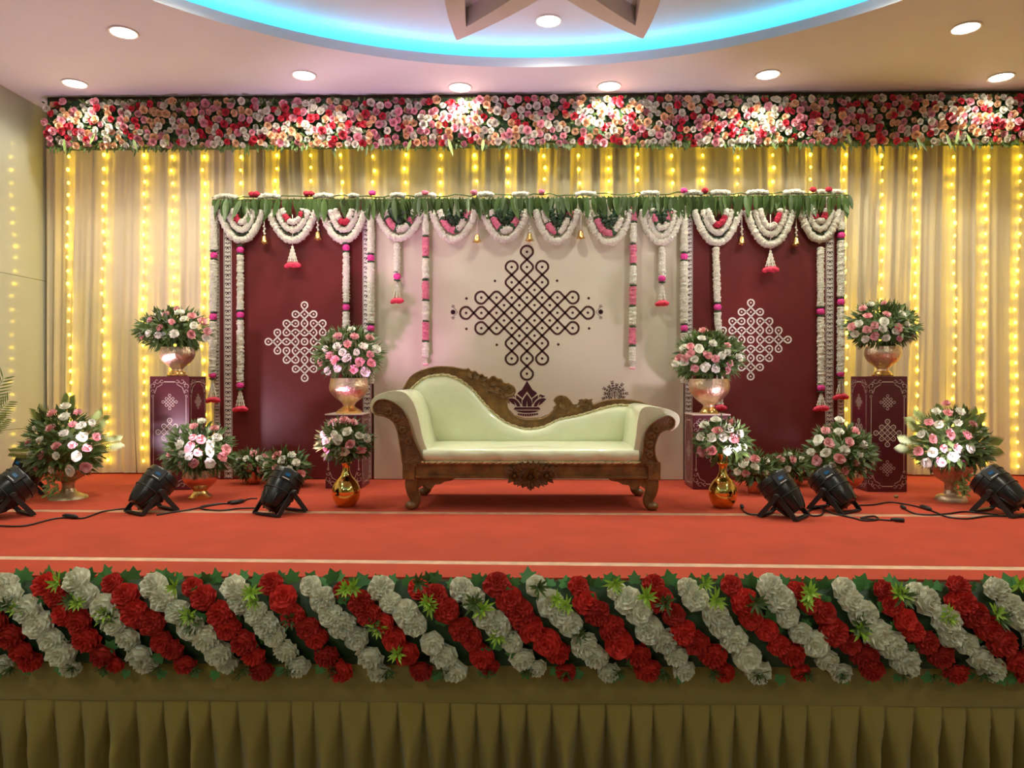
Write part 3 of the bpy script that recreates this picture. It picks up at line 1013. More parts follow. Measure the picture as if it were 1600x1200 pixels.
SW_NAMES = ['first','second','third','fourth','fifth','sixth','seventh','eighth','ninth','tenth','eleventh','twelfth']
def swag_curve(x0, x1, yt, yb, Y, n=36):
    out = []
    for i in range(n+1):
        t = i/n
        u = abs(2*t-1)
        px = x0 + (x1-x0)*(.5 + (t-.5)*(1 - .10*(1-u**2)*0))
        py = yb - (yb-yt)*(u**2.3)
        out.append(P(px, py, Y))
    return out
SW = [ # x0, x1, bottom, style, coloured sections on the inner rope
 (343,411,380,'side',[('red_thread',.12,.36)]), (420,494,380,'side',[('red_thread',.10,.28),('red_thread',.82,.95)]), (503,571,380,'side',[('red_thread',.26,.74)]),
 (588,660,377,'mid',[('pink_thread',.10,.38),('pink_thread',.78,.93)]), (674,743,379,'mid',[('pink_thread',.12,.58),('pink_thread',.90,1.0)]), (754,824,379,'mid',[('pink_thread',.08,.34),('pink_thread',.74,.92)]),
 (836,903,382,'mid',[('pink_thread',.18,.54),('pink_thread',.92,1.0)]), (916,986,384,'mid',[('pink_thread',.08,.64)]), (1000,1066,383,'twin',[('pink_thread',.06,.22),('pink_thread',.80,.96)]),
 (1085,1156,384,'side',[('red_thread',.34,.90)]), (1166,1240,387,'side',[('red_thread',.74,.95)]), (1250,1312,379,'side',[('red_thread',.10,.24),('red_thread',.76,.92)])]
def swag(i, x0, x1, yb, style, secs):
    c0 = P((x0+x1)/2, yb, YB-.06)
    what = {'side': 'white jasmine swag with a red band', 'mid': 'white jasmine swag with a pink band', 'twin': 'white jasmine swag with two pink bands'}[style]
    r_ = root('jasmine_swag', (c0.x, YB-.06, P(x0, yb+6, YB-.06).z), what + ', ' + SW_NAMES[i] + ' from the left end of the leaf fringe', 'swag', 'jasmine swags on the backdrop')
    xm = (x0+x1)/2
    def sec(pts, r, seed, colour):
        n = len(pts)-1
        marks = [0.0]
        segs = []
        last = 0.0
        for (c, a, b) in secs:
            if a > last: segs.append((colour, last, a))
            segs.append((c, a, b)); last = b
        if last < 1: segs.append((colour, last, 1.0))
        for k, (c, a, b) in enumerate(segs):
            ia, ib = int(round(a*n)), int(round(b*n))
            if ib - ia < 1: continue
            nm = {'jasmine': 'inner_strand', 'pink_thread': 'pink_band', 'red_thread': 'red_band'}[c]
            obj(nm, rope_path(pts[ia:ib+1], r, .17, seed+k), c, r_)
            if style != 'side' and k > 0:
                q = pts[ia]
                obj('leaf_collar', M().ball(q, r*1.12, 8, 5, .2), 'leaf_dark', r_)
    obj('outer_strand', rope_path(swag_curve(x0, x1, 328, yb-5, YB-.05), .032, .16, i), 'jasmine', r_)
    if style == 'side':
        obj('thread_loop', M().tube(swag_curve(x0+8, x1-8, 328, yb-13, YB-.06), .005, 5), 'leaf_dark', r_)
        obj('middle_strand', rope_path(swag_curve(x0+13, x1-12, 328, yb-21, YB-.06), .028, .17, i+30), 'jasmine', r_)
        sec(swag_curve(x0+21, x1-20, 326, yb-33, YB-.075), .026, i+60, 'jasmine')
    elif style == 'mid':
        obj('thread_loop', M().tube(swag_curve(x0+9, x1-9, 328, yb-13, YB-.05), .004, 5), 'string', r_)
        sec(swag_curve(x0+13, x1-12, 328, yb-20, YB-.06), .030, i+60, 'jasmine')
        obj('leaf_loop', rope_path(swag_curve(x0+24, x1-23, 326, yb-33, YB-.06), .034, .45, i+90, .02, 7), 'leaf_dark', r_)
    else:
        obj('middle_strand', rope_path(swag_curve(x0+11, x1-11, 328, yb-14, YB-.06), .028, .17, i+30), 'jasmine', r_)
        sec(swag_curve(x0+19, x1-18, 326, yb-27, YB-.075), .026, i+60, 'jasmine')
        obj('leaf_loop', rope_path(swag_curve(x0+26, x1-25, 326, yb-38, YB-.07), .028, .45, i+90, .02, 7), 'leaf_dark', r_)
for i, s_ in enumerate(SW): swag(i, *s_)

def tassel(r_, px, y0, y1, spread, nstr, Y, seed):
    rr = random.Random(seed)
    for k in range(nstr):
        dx = spread*(k-(nstr-1)/2)/max(1,(nstr-1)/2)
        a = P(px, y0, Y); b = P(px+dx*.8, y1, Y-.01*(k % 2))
        n = 9
        pts = [a.lerp(b, t/n) for t in range(n+1)]
        rad = [.005 if t % 2 else .011 for t in range(n+1)]
        obj('bead_string', M().tube(pts, rad, 7, jit=.15, rnd=rr), 'jasmine', r_)
    for k in range(4):
        dx = (k-1.5)*spread*.52
        c = P(px+dx, y1+2.5+1.2*((k+1) % 2), Y-.012*(k % 2)-.005)
        mm = M().ball((0,0,0), (.040,.024,.022), 9, 6, .12, rr)
        q = Quaternion((0,1,0), dx*.05)
        o = M(); o.inst(mm, c, q, 1.0)
        obj('red_petal', o, 'petal_red', r_)

def hanging(px, y0, y1, balls, tas, label, Y=YB-.045, segs=None, r=.030, drift=0):
    top = P(px, y0, Y)
    r_ = root('hanging_garland', (top.x, Y, P(px, y1, Y).z), label, 'garland', 'vertical flower garlands on the backdrop')
    def xp(y): return px + drift*(y-y0)/max(1, y1-y0)
    if segs:
        for k, (c, a, b) in enumerate(segs):
            nm = 'jasmine_strand' if c == 'jasmine' else 'pink_strand'
            pts = [P(xp(a+1.2), a+1.2, Y), P(xp((a+b)/2), (a+b)/2, Y), P(xp(b-1.2), b-1.2, Y)]
            obj(nm, rope_path(pts, r, .15, int(px)+k), c, r_)
            if k: obj('leaf_collar', M().ball(P(xp(a), a, Y), (r*1.05, r*1.05, .014), 9, 5, .25), 'leaf_dark', r_)
    else:
        ys = [y0] + [b for b in balls if y0 < b < y1] + [y1]
        for k, (a, b) in enumerate(zip(ys, ys[1:])):
            a2 = a + (7 if k else 0); b2 = b - (7 if k < len(ys)-2 else 0)
            if b2 - a2 < 3: continue
            obj('jasmine_strand', rope_path([P(xp(a2), a2, Y), P(xp((a2+b2)/2), (a2+b2)/2, Y), P(xp(b2), b2, Y)], r, .15, int(px)+k), 'jasmine', r_)
        for b in balls:
            obj('pink_ball', M().ball(P(xp(b), b, Y-.005), .034, 11, 8, .06), 'ball_pink', r_)
            for d_ in (-6.5, 6):
                obj('leaf_collar', M().ball(P(xp(b+d_), b+d_, Y), (.033,.033,.010), 9, 5, .25), 'leaf_dark', r_)
    if segs:
        for k in range(3):
            a, b = P(xp(y1), y1, Y), P(xp(y1)+(k-1)*2.2, y1+9, Y)
            obj('bead_string', M().tube([a.lerp(b, t/4) for t in range(5)], [.007,.011,.007,.011,.008], 6), 'jasmine', r_)
            obj('pink_petal', M().ball(b, (.016,.014,.014), 8, 5, .15), 'carn_pink', r_)
    if tas:
        tassel(r_, xp(tas[0]), tas[0], tas[1], tas[2], tas[3], Y, int(px))
    return r_
J, K = 'jasmine', 'pink_thread'
hanging(335, 322, 586, [399, 495, 586], (594, 622, 8, 4), 'jasmine garland with three pink balls on the left outer edge of the backdrop', drift=-3, r=.033)
hanging(375.5, 386, 602, [391, 492, 602], (608, 636, 8, 4), 'long jasmine garland with pink balls and red tassel on the left maroon panel')
hanging(541, 383, 585, [387, 480], None, 'jasmine garland hanging down behind the flowers of the short left pedestal')
hanging(579.5, 322, 600, [403, 513], None, 'jasmine garland with pink balls where the left maroon and cream panels meet', r=.033)
hanging(620.5, 380, 432, [432], (440, 467, 6, 3), 'short jasmine garland with red tassel, left part of the cream panel')
hanging(665, 322, 560, [], None, 'long garland of alternating pink and white bands, left part of the cream panel', segs=[(J,335,369),(K,369,402),(J,402,437),(K,437,469),(J,469,502),(K,502,533),(J,533,560)])
hanging(990, 318, 566, [], None, 'long garland of alternating pink and white bands, right part of the cream panel', drift=-2, segs=[(K,318,347),(J,347,381),(K,381,413),(J,413,446),(K,446,478),(J,478,510),(K,510,540),(J,540,566)])
hanging(1034.5, 386, 435, [435], (443, 471, 6, 4), 'short jasmine garland with red tassel, right part of the cream panel')
hanging(1069, 322, 600, [401, 513], None, 'jasmine garland with pink balls where the right maroon and cream panels meet', r=.033)
hanging(1118.5, 386, 600, [480], (606, 634, 6, 4), 'jasmine garland on the right maroon panel, its tassel behind the brass urn', drift=6)
hanging(1282, 386, 606, [487, 606], (613, 635, 8, 4), 'long jasmine garland with pink balls and red tassel on the right maroon panel', drift=1)
hanging(1314.5, 330, 584, [368, 472, 584], (591, 617, 8, 4), 'jasmine garland with three pink balls on the right outer edge of the backdrop', drift=-1, r=.033)
for px, nm in ((457, 'left'), (1204, 'right')):
    yb = 385 if px < 800 else 392
    top = P(px, yb, YB-.07)
    r_ = root('flower_tassel', (top.x, YB-.07, P(px, yb+32, YB-.07).z), 'jasmine bead tassel with red petals under a swag on the %s maroon panel' % nm, 'tassel', 'petal tassels under the swags')
    obj('string', M().tube([P(px, 335, YB-.085), P(px, yb, YB-.075)], .003, 5), 'string', r_)
    tassel(r_, px, yb, yb+26, 9, 5, YB-.07, px)

BELLP = [(.0005,.055),(.010,.054),(.016,.045),(.020,.020),(.027,.004),(.034,0),(.030,.002),(.018,.012),(.0005,.02)]
BELLME = M().lathe(BELLP, n=16).mesh('bell', 'brass_smooth', True)
CLAPME = M().ball((0,0,-.002), .009, 8, 6).mesh('clapper', 'brass_smooth', True)
for k, (px, py, lab) in enumerate(((413, 380, 'first'), (496.5, 374, 'second'), (745.5, 378, 'third'), (827.5, 376, 'fourth'), (907.5, 372, 'fifth'), (1159, 381, 'sixth'), (1244, 383, 'seventh'))):
    c = P(px, py, YB-.05)
    r_ = root('hanging_bell', c, 'small gold bell on a white string between swags, %s from the left' % lab, 'bell', 'gold bells between the swags')
    put('bell', BELLME, r_, c, None, 1.25); put('clapper', CLAPME, r_, c, None, 1.25)
    t = P(px, 335, YB-.05)
    obj('string', M().tube([t, c + Vector((0,0,.065))], .004, 5), 'string', r_)
    if py > 373 and k != 2:
        for q in range(4):
            obj('bead', M().ball(c + Vector((.004*(-1)**q, 0, .085+.022*q)), .011, 7, 5, .1), 'jasmine', r_)

# ================================================================== SOFA
def sofa():
    YF, YK = 5.06, 5.74
    r_ = root('carved_sofa', (P(830, 797, YF).x, (YF+YK)/2, 0), 'carved brown wooden sofa with shiny cream upholstery and a wavy back', 'sofa')
    def f(px, py, Y=YF): p = P(px, py, Y); return (p.x, p.z)
    z_seat = P(830, 703, YF).z
    zr0, zr1 = P(830, 748, YF).z, P(830, 723, YF).z
    xl, xr = f(631, 735)[0], f(1030, 735)[0]
    # rails
    obj('front_rail', M().box(((xl+xr)/2, YF+.03, (zr0+zr1)/2), (xr-xl, .06, zr1-zr0)), 'wood', r_, False, bevel=.006)
    mm = M().box(((xl+xr)/2, YF-.004, zr0+.012), (xr-xl-.16, .016, .018))
    mm.box(((xl+xr)/2, YF-.004, zr1-.010), (xr-xl-.16, .016, .014))
    obj('rail_moulding', mm, 'wood', r_, False, bevel=.003)
    for x in (xl+.035, xr-.035):
        obj('corner_block', M().box((x, YF+.025, (zr0+zr1)/2), (.085, .09, zr1-zr0+.012)), 'wood', r_, False, bevel=.006)
        obj('side_rail', M().box((x, (YF+YK)/2+.04, (zr0+zr1)/2), (.06, YK-YF-.06, zr1-zr0)), 'wood', r_, False)
    obj('back_rail', M().box(((xl+xr)/2, YK+.03, (zr0+zr1)/2), (xr-xl, .05, zr1-zr0)), 'wood', r_, False)
    # legs
    def leg(x, y, s_, zt, front=True):
        pts = [(x, y, zt), (x - s_*.012, y-.006, zt*.80), (x - s_*.006, y-.004, zt*.55), (x + s_*.012, y, zt*.34), (x + s_*.010, y-.004, zt*.2), (x - s_*.008, y-.014, .028)]
        pts = smoothpts(pts, 4)
        n = len(pts); rad = []
        for i in range(n):
            t = i/(n-1)
            rad.append(.030*(1-t)**1.2 + .024 + .008*t)
        o = obj('leg', M().tube(pts, rad, 10), 'wood', r_)
        mm = M().ball((x - s_*.016, y-.018, .030), (.042, .040, .030), 12, 8)
        obj('paw_foot', mm, 'wood', o)
        # bracket scroll beside the leg
        br = [(x + s_*.02, zt), (x + s_*.30, zt), (x + s_*.27, zt-.022), (x + s_*.22, zt-.030), (x + s_*.19, zt-.048), (x + s_*.15, zt-.052), (x + s_*.125, zt-.085), (x + s_*.095, zt-.075), (x + s_*.075, zt-.05), (x + s_*.05, zt-.07), (x + s_*.02, zt-.09)]
        if front: obj('leg_bracket', M().prism(br, y-.02, y+.02), 'wood', o, False)
    xfl = f(645, 790)[0]; xfr = f(1017, 790)[0]
    leg(xfl, YF+.04, 1, zr0+.006); leg(xfr, YF+.04, -1, zr0+.006)
    leg(xfl, YK-.02, 1, zr0+.006, False); leg(xfr, YK-.02, -1, zr0+.006, False)
    # carved apron
    cx, zc = P(829, 741, YF).x, P(829, 741, YF).z
    pxm = YF/FPX
    pts = []
    pr = [(-42,8),(-36,14),(-28,10),(-18,16),(-10,12),(0,11),(10,12),(18,16),(28,10),(36,14),(42,8),(40,0),(43,-6),(34,-7),(36,-14),(27,-11),(25,-17),(17,-14),(13,-21),(6,-18),(0,-26),(-6,-18),(-13,-21),(-17,-14),(-25,-17),(-27,-11),(-36,-14),(-34,-7),(-43,-6),(-40,0)]
    ap = obj('carved_apron', M().prism([(cx+a*pxm, zc+b*pxm) for a, b in pr], YF-.022, YF+.02), 'wood_dark', r_, False, bevel=.003)
    for a, b, s_ in ((0,-3,.050), (-25,-1,.040), (25,-1,.040)):
        mm = M(); mm.inst(ROSE_B[0], Vector((cx+a*pxm, YF-.024, zc+b*pxm)), zquat((0,-1,0)), s_)
        mm.ball((cx+a*pxm, YF-.045, zc+b*pxm), s_*.38, 8, 6)
        obj('carved_rosette', mm, 'wood', ap)
    mm = M(); rr = random.Random(4)
    for k in range(26):
        a = 2*PI*k/26
        mm.leaf((cx+20*pxm*math.cos(a), YF-.026, zc+6*pxm*math.sin(a)), (math.cos(a), -.1, math.sin(a)), (0,-1,0), .075, .03, .5)
    obj('carved_leaves', mm, 'wood_dark', ap)
    # arms
    WL = [(630,724),(622,674),(613.6,657.5),(601,650),(589,648),(584.5,641),(585,632),(594,624.5),(609,626),(626,637),(638,656),(646.5,685),(656,706),(665,724)]
    WR = [(999,726),(1004.5,705),(1006,687),(1010,672),(1019,661.5),(1031,654),(1044,650),(1053,656),(1053,665),(1048,670),(1039,671.5),(1030,677),(1025,688),(1022,701),(1024.5,716),(1031,728)]
    UL = [(588,650),(579,642),(578,630),(585,620),(600,613),(618,610.5),(633,614),(645,628),(653,650),(660,682),(668,706),(672,722),(662,722),(646,690),(636,660),(622,640),(606,630),(594,630),(590,640)]
    UR = [(1048,674),(1058,668),(1062.5,658),(1060,648),(1049,641),(1033,637),(1013,635),(1002,640),(997,655),(994,680),(990,704),(986,722),(1002,722),(1012,690),(1017,674),(1027,664),(1040,657),(1047,660),(1045,667)]
    for W, U, s_ in ((WL, UL, 1), (WR, UR, -1)):
        wood = [f(*p) for p in W]
        sw = smoothpts([Vector((p[0], p[1])) for p in wood], 4)
        aw = obj('arm_front', M().prism([(v[0], v[1]) for v in sw], YF-.012, YF+.045), 'wood_dark', r_, False, bevel=.004)
        # raised edge moulding and scroll carving
        edge = [(v[0], YF-.014, v[1]) for v in sw]
        obj('edge_moulding', M().tube(edge, .006, 6), 'wood', aw)
        ctr = [Vector(((wood[i][0]+wood[len(wood)-1-i][0])/2, YF-.016, (wood[i][1]+wood[len(wood)-1-i][1])/2)) for i in range(len(wood)//2-2)]
        for k, c in enumerate(ctr[:5]):
            mm = M(); sp = []
            for i in range(15):
                a = i/14*4*PI
                q = .027*(1-i/18)
                sp.append((c[0]+s_*q*math.cos(a+k), c[1], c[2]+q*math.sin(a+k)))
            mm.tube(sp, .006, 6)
            obj('carved_scroll', mm, 'wood', aw)
        up = [f(*p) for p in U]
        su = smoothpts([Vector((p[0], p[1])) for p in up], 4, closed=True)
        obj('arm_upholstery', M().prism([(v[0], v[1]) for v in su], YF+.006, YK+.02), 'upholstery', r_, True, autosmooth=50, bevel=.006)
        # cord between wood and cloth
        inner = [Vector((p[0], YF-.006, p[1])) for p in ([f(*q) for q in (U[4:13] if s_ > 0 else U[5:13])])]
        # outer dark back shell of the arm
        sh = [f(*p) for p in (W[:5] if s_ > 0 else W[-6:])]
        shl = smoothpts([Vector((p[0], p[1])) for p in sh], 4)
        band = [(v[0], v[1]) for v in shl] + [(v[0]+s_*.02, v[1]) for v in reversed(shl)]
        obj('arm_shell', M().prism(band, YF+.04, YK+.02), 'wood_dark', r_, False)
    # seat
    xs0, xs1 = f(661, 715)[0], f(998, 715)[0]
    mm = M(); nx, ny = 60, 14; vs_ = []
    rr = random.Random(6)
    prof = [(YF+.015, zr1-.002), (YF-.004, zr1+.008), (YF-.018, zr1+.030), (YF-.020, zr1+.055), (YF-.008, z_seat-.006), (YF+.02, z_seat+.006), (YF+.10, z_seat+.014), (YF+.3, z_seat+.016), (YK-.1, z_seat+.010), (YK+.0, z_seat+.004)]
    for i in range(nx+1):
        t = i/nx
        for k, (y, z) in enumerate(prof):
            wr = .0035*math.sin(t*37+k*1.3)*(1 if 1 <= k <= 4 else .4) + .003*math.sin(t*91+k)*(1 if k in (1,2,3) else 0)
            vs_.append((xs0+(xs1-xs0)*t, y + wr, z + wr*.6))
    n_ = len(prof); fs = []
    for i in range(nx):
        for k in range(n_-1):
            a = i*n_+k
            fs.append((a, a+n_, a+n_+1, a+1))
    fs.append(tuple(range(n_))); fs.append(tuple((nx)*n_+k for k in range(n_-1, -1, -1)))
    mm.add(vs_, fs)
    obj('seat', mm, 'upholstery', r_, True, autosmooth=60)
    def cordtrim(path, name='cord_trim', rad=.008):
        pts = [Vector(p) for p in path]
        # resample
        out = [pts[0]]
        for a, b in zip(pts, pts[1:]):
            k = max(1, int((b-a).length/.006))
            for i in range(1, k+1): out.append(a.lerp(b, i/k))
        mm = M()
        for ph in (0, PI):
            q = [p + Vector((0, -rad*.6*math.cos(i*.42+ph), rad*.6*math.sin(i*.42+ph))) + Vector((rad*.3*math.sin(i*.42+ph), 0, 0)) for i, p in enumerate(out)]
            mm.tube(q, rad*.75, 5)
        obj(name, mm, 'cord', r_)
    cordtrim([(xs0-.01, YF-.012, zr1+.003), ((xs0+xs1)/2, YF-.012, zr1+.003), (xs1+.01, YF-.012, zr1+.003)])
    # back: crest rail of wood
    TOP = [(628,612),(641,589),(657.5,578),(682,571.7),(706,572),(722.5,575.4),(728,576),(732,574.5),(737,579.5),(743,578.5),(748,584),(754,583),(758,589),(764,591),(768,587),(773,586.5),(778,591),(783,591),(787,597),(795,598),(803,603),(804.5,611),(799,617),(793.5,619),(791.6,627),(794,638),(804,648.5),(820,653.5),(844,652.5),(858,646.5),(867,637),(869.5,630),(866,623.5),(871.5,617.5),(880.5,616.6),(888,621.5),(896,632),(903,634.5),(907,632),(908,626),(915.5,622.5),(923,625),(927,631.5),(940,626),(961,622.6),(984,623.5),(1003,627),(1020,635)]
    INN = [(634,617),(651,600),(665.6,590),(690,586),(706,588.6),(722.5,596.7),(739,609.7),(755,629),(771,645.5),(787.5,658.5),(804,666),(822,670.5),(844,668.5),(861,661.5),(873.5,655.5),(896,651),(914,646.5),(931,641),(949,635.8),(966,633.2),(984,634),(1000,638),(1012,642)]
    top = [f(*p, YK) for p in TOP]
    inn_ = smoothpts([Vector(f(*p, YK)) for p in INN], 4)
    inl = [(v[0], v[1]) for v in inn_]
    low = [(v[0], v[1]-.03) for v in inl]
    crest = obj('crest_rail', M().prism(top + low[::-1], YK-.012, YK+.045), 'wood', r_, False, bevel=.005)
    stop = smoothpts([Vector((p[0], p[1])) for p in top], 3)
    obj('edge_moulding', M().tube([(v[0], YK-.012, v[1]-.010) for v in stop], .008, 6), 'wood', crest)
    pm = YK/FPX
    for (px, py, q) in ((796,607.5,.034), (876,624.5,.036), (915.5,628.5,.028)):
        c = P(px, py, YK); sp = []
        for i in range(20):
            a = i/19*4.2*PI; e = q*(1-i/24)
            sp.append((c.x+e*math.cos(a), YK-.018, c.z+e*math.sin(a)))
        obj('carved_scroll', M().tube(sp, .0055, 6), 'wood', crest)
    mm = M(); rr = random.Random(12)
    for k in range(26):
        t = k/25
        px = 728+60*t; py = 583+38*t + (rr.uniform(-4,4))
        c = P(px+2, py, YK-.014)
        mm.leaf(c, (rr.uniform(.2,1), -.15, rr.uniform(-1,.5)), (0,-1,0), .06, .028, .5)
    for k in range(12):
        t = k/11
        c = P(872+50*t, 634+8*math.sin(t*6), YK-.014)
        mm.leaf(c, (rr.uniform(-1,1), -.15, rr.uniform(-.6,.5)), (0,-1,0), .05, .024, .5)
    obj('carved_leaves', mm, 'wood', crest)
    # back upholstery
    xb0, xb1 = inl[0][0], inl[-1][0]
    zb = z_seat - .02
    mm = M(); nx, nz = 90, 12; vs_ = []
    def topz(x):
        for a, b in zip(inl, inl[1:]):
            if a[0] <= x <= b[0]: return a[1] + (b[1]-a[1])*(x-a[0])/(b[0]-a[0]+1e-9)
        return inl[-1][1]
    for i in range(nx+1):
        x = xb0 + (xb1-xb0)*i/nx
        zt = topz(x)
        for k in range(nz+1):
            t = k/nz
            bul = math.sin(PI*min(1, .12+.88*t)**.9)**.45 if t < 1 else 0
            e = min(1, min(i, nx-i)/8)
            vs_.append((x, YK - .014 - .055*bul*(.4+.6*e), zb + (zt-zb)*t))
    fs = []
    for i in range(nx):
        for k in range(nz):
            a = i*(nz+1)+k
            fs.append((a, a+nz+1, a+nz+2, a+1))
    mm.add(vs_, fs)
    obj('back_upholstery', mm, 'upholstery', r_, True)
    cordtrim([(v[0], YK-.018, v[1]+.002) for v in inn_], rad=.009)
    obj('back_board', M().prism([(p[0], p[1]) for p in ([(xb0, zb)] + inl + [(xb1, zb)])], YK+.012, YK+.04), 'wood_dark', r_, False)
sofa()

# ================================================================== PEDESTALS
DIA = [(0,2),(-1,1),(0,1),(1,1),(-2,0),(-1,0),(0,0),(1,0),(2,0),(-1,-1),(0,-1),(1,-1),(0,-2)]
DIE = all_edges(DIA)
def face_print(to3, wd, ht, mode):
    """border, corner scrolls and loop patterns on a box face; u 0..wd, v 0..ht"""
    mm = M(); e = wd*.085; lw = .0042
    k = min(wd, .30)/.30
    ins = .075*k + e*.3
    ribbon2(mm, [(e, ht*.0+ .16*k), (e, ht-.17*k)], lw, to3)
    ribbon2(mm, [(wd-e, .16*k), (wd-e, ht-.17*k)], lw, to3)
    for v in (.045, ht-.045):
        ribbon2(mm, [(wd*.36, v), (wd*.64, v)], lw*1.6, to3)
    for cu, su in ((e, 1), (wd-e, -1)):
        for cv, sv in ((.040, 1), (ht-.040, -1)):
            for (ou, ov, r0, turn) in ((.03,.0,.022,0.0), (.065,.0,.016,.6), (.0,.035,.022,2.2), (.0,.075,.016,2.8), (.012,.012,.012,1.0), (.0,.11,.011,2.0)):
                pts = []
                for i in range(12):
                    a = turn + i/11*1.7*PI; q = r0*k*(1-.55*i/11)
                    pts.append((cu + su*(ou*k*1.1 + q*math.cos(a)), cv + sv*(ov*k*1.1 + q*math.sin(a))))
                ribbon2(mm, pts, lw*.8, to3)
            ribbon2(mm, [(cu+su*.012*k, cv+sv*.10*k), (cu+su*.03*k, cv+sv*.05*k), (cu+su*.075*k, cv+sv*.025*k)], lw, to3)
    sp = wd*.145
    if mode == 'tall':
        for v, s_ in ((ht*.775, .56), (ht*.51, 1.0), (ht*.205, .56)):
            kolam(mm, to3, DIA, DIE, sp*s_, sp*s_*.15, sp*s_*.09 if s_ > .8 else 0, r=.40, c=(wd/2, v))
    else:
        kolam(mm, to3, DIA, DIE, sp*.75, sp*.11, sp*.06, r=.40, c=(wd/2, ht*.5))
    return mm
def pedestal(x0, x1, y0, y1, h, label, mode, side):
    r_ = root('flower_pedestal', ((x0+x1)/2, (y0+y1)/2, 0), label, 'pedestal', 'maroon printed pedestals')
    obj('box', M().box(((x0+x1)/2, (y0+y1)/2, h/2), (x1-x0, y1-y0, h)), 'maroon_box', r_, False, bevel=.005)
    if mode == 'short':
        obj('top_board', M().box(((x0+x1)/2, (y0+y1)/2, h+.004), (x1-x0+.006, y1-y0+.006, .008)), 'print_pale', r_, False)
    m1 = face_print(lambda u, v: (x0+u, y0-.0014, v), x1-x0, h, mode)
    obj('front_print', m1, 'print_pale', r_, False)
    if side > 0:
        m2 = face_print(lambda u, v: (x1+.0014, y0+u, v), y1-y0, h, mode)
    else:
        m2 = face_print(lambda u, v: (x0-.0014, y1-u, v), y1-y0, h, mode)
    obj('side_print', m2, 'print_pale', r_, False)
    return r_
def pxx(px, Y): return P(px, 600, Y).x
YT = 5.93
hT = P(270, 588, YT).z
xA, xB = pxx(234, YT), pxx(296, YT)
pedestal(xA, xB, YT, YT+.31, hT, 'tall maroon pedestal with white loop prints near the left curtain', 'tall', 1)
xC, xD = pxx(1356, YT), pxx(1418, YT)
pedestal(xC, xD, YT, YT+.31, hT, 'tall maroon pedestal with white loop prints near the right curtain', 'tall', -1)
YP = 6.03
hS = P(540, 647, YP).z
xE, xF = pxx(508, YP), pxx(565, YP)
pedestal(xE, xF, YP, YP+.31, hS-.008, 'short maroon pedestal left of the sofa behind a gold vase', 'short', 1)
xG, xH = pxx(1083, YP), pxx(1141, YP)
pedestal(xG, xH, YP, YP+.31, hS-.008, 'short maroon pedestal right of the sofa behind a gold vase', 'short', -1)

# ================================================================== VASES AND BOUQUETS
def vase(name, px, Y, zbase, prof_px, mats_, label, group=None, flute=None, foot=None, n=40):
    """prof_px [(half width px, y px above base)] bottom to top"""
    c = P(px, 600, Y); s_ = Y/FPX
    r_ = root(name, (c.x, Y, zbase), label, 'vase', group)
    prof = [(a*s_, b*s_) for a, b in prof_px]
    cut = foot or 0
    if cut:
        obj('foot', M().lathe(prof[:cut+1], (c.x, Y, zbase), n), mats_[1], r_, True, autosmooth=50)
        prof = prof[cut:]
        if flute: flute = (flute[0]-cut, flute[1]-cut, flute[2], flute[3])
    # smooth profile
    pr = smoothpts([Vector(p) for p in prof], 4)
    pr = [(max(.0005, v[0]), v[1]) for v in pr]
    top = pr[-1]
    pr += [(top[0]*.93, top[1]), (top[0]*.88, top[1]-.012), (top[0]*.5, top[1]-.03), (.0005, top[1]-.03)]
    fl = (flute[0]*4, flute[1]*4, flute[2], flute[3]) if flute else None
    obj('bowl', M().lathe(pr, (c.x, Y, zbase), n*(2 if flute else 1), fl), mats_[0], r_, True, autosmooth=60)
    return r_, zbase + top[1]

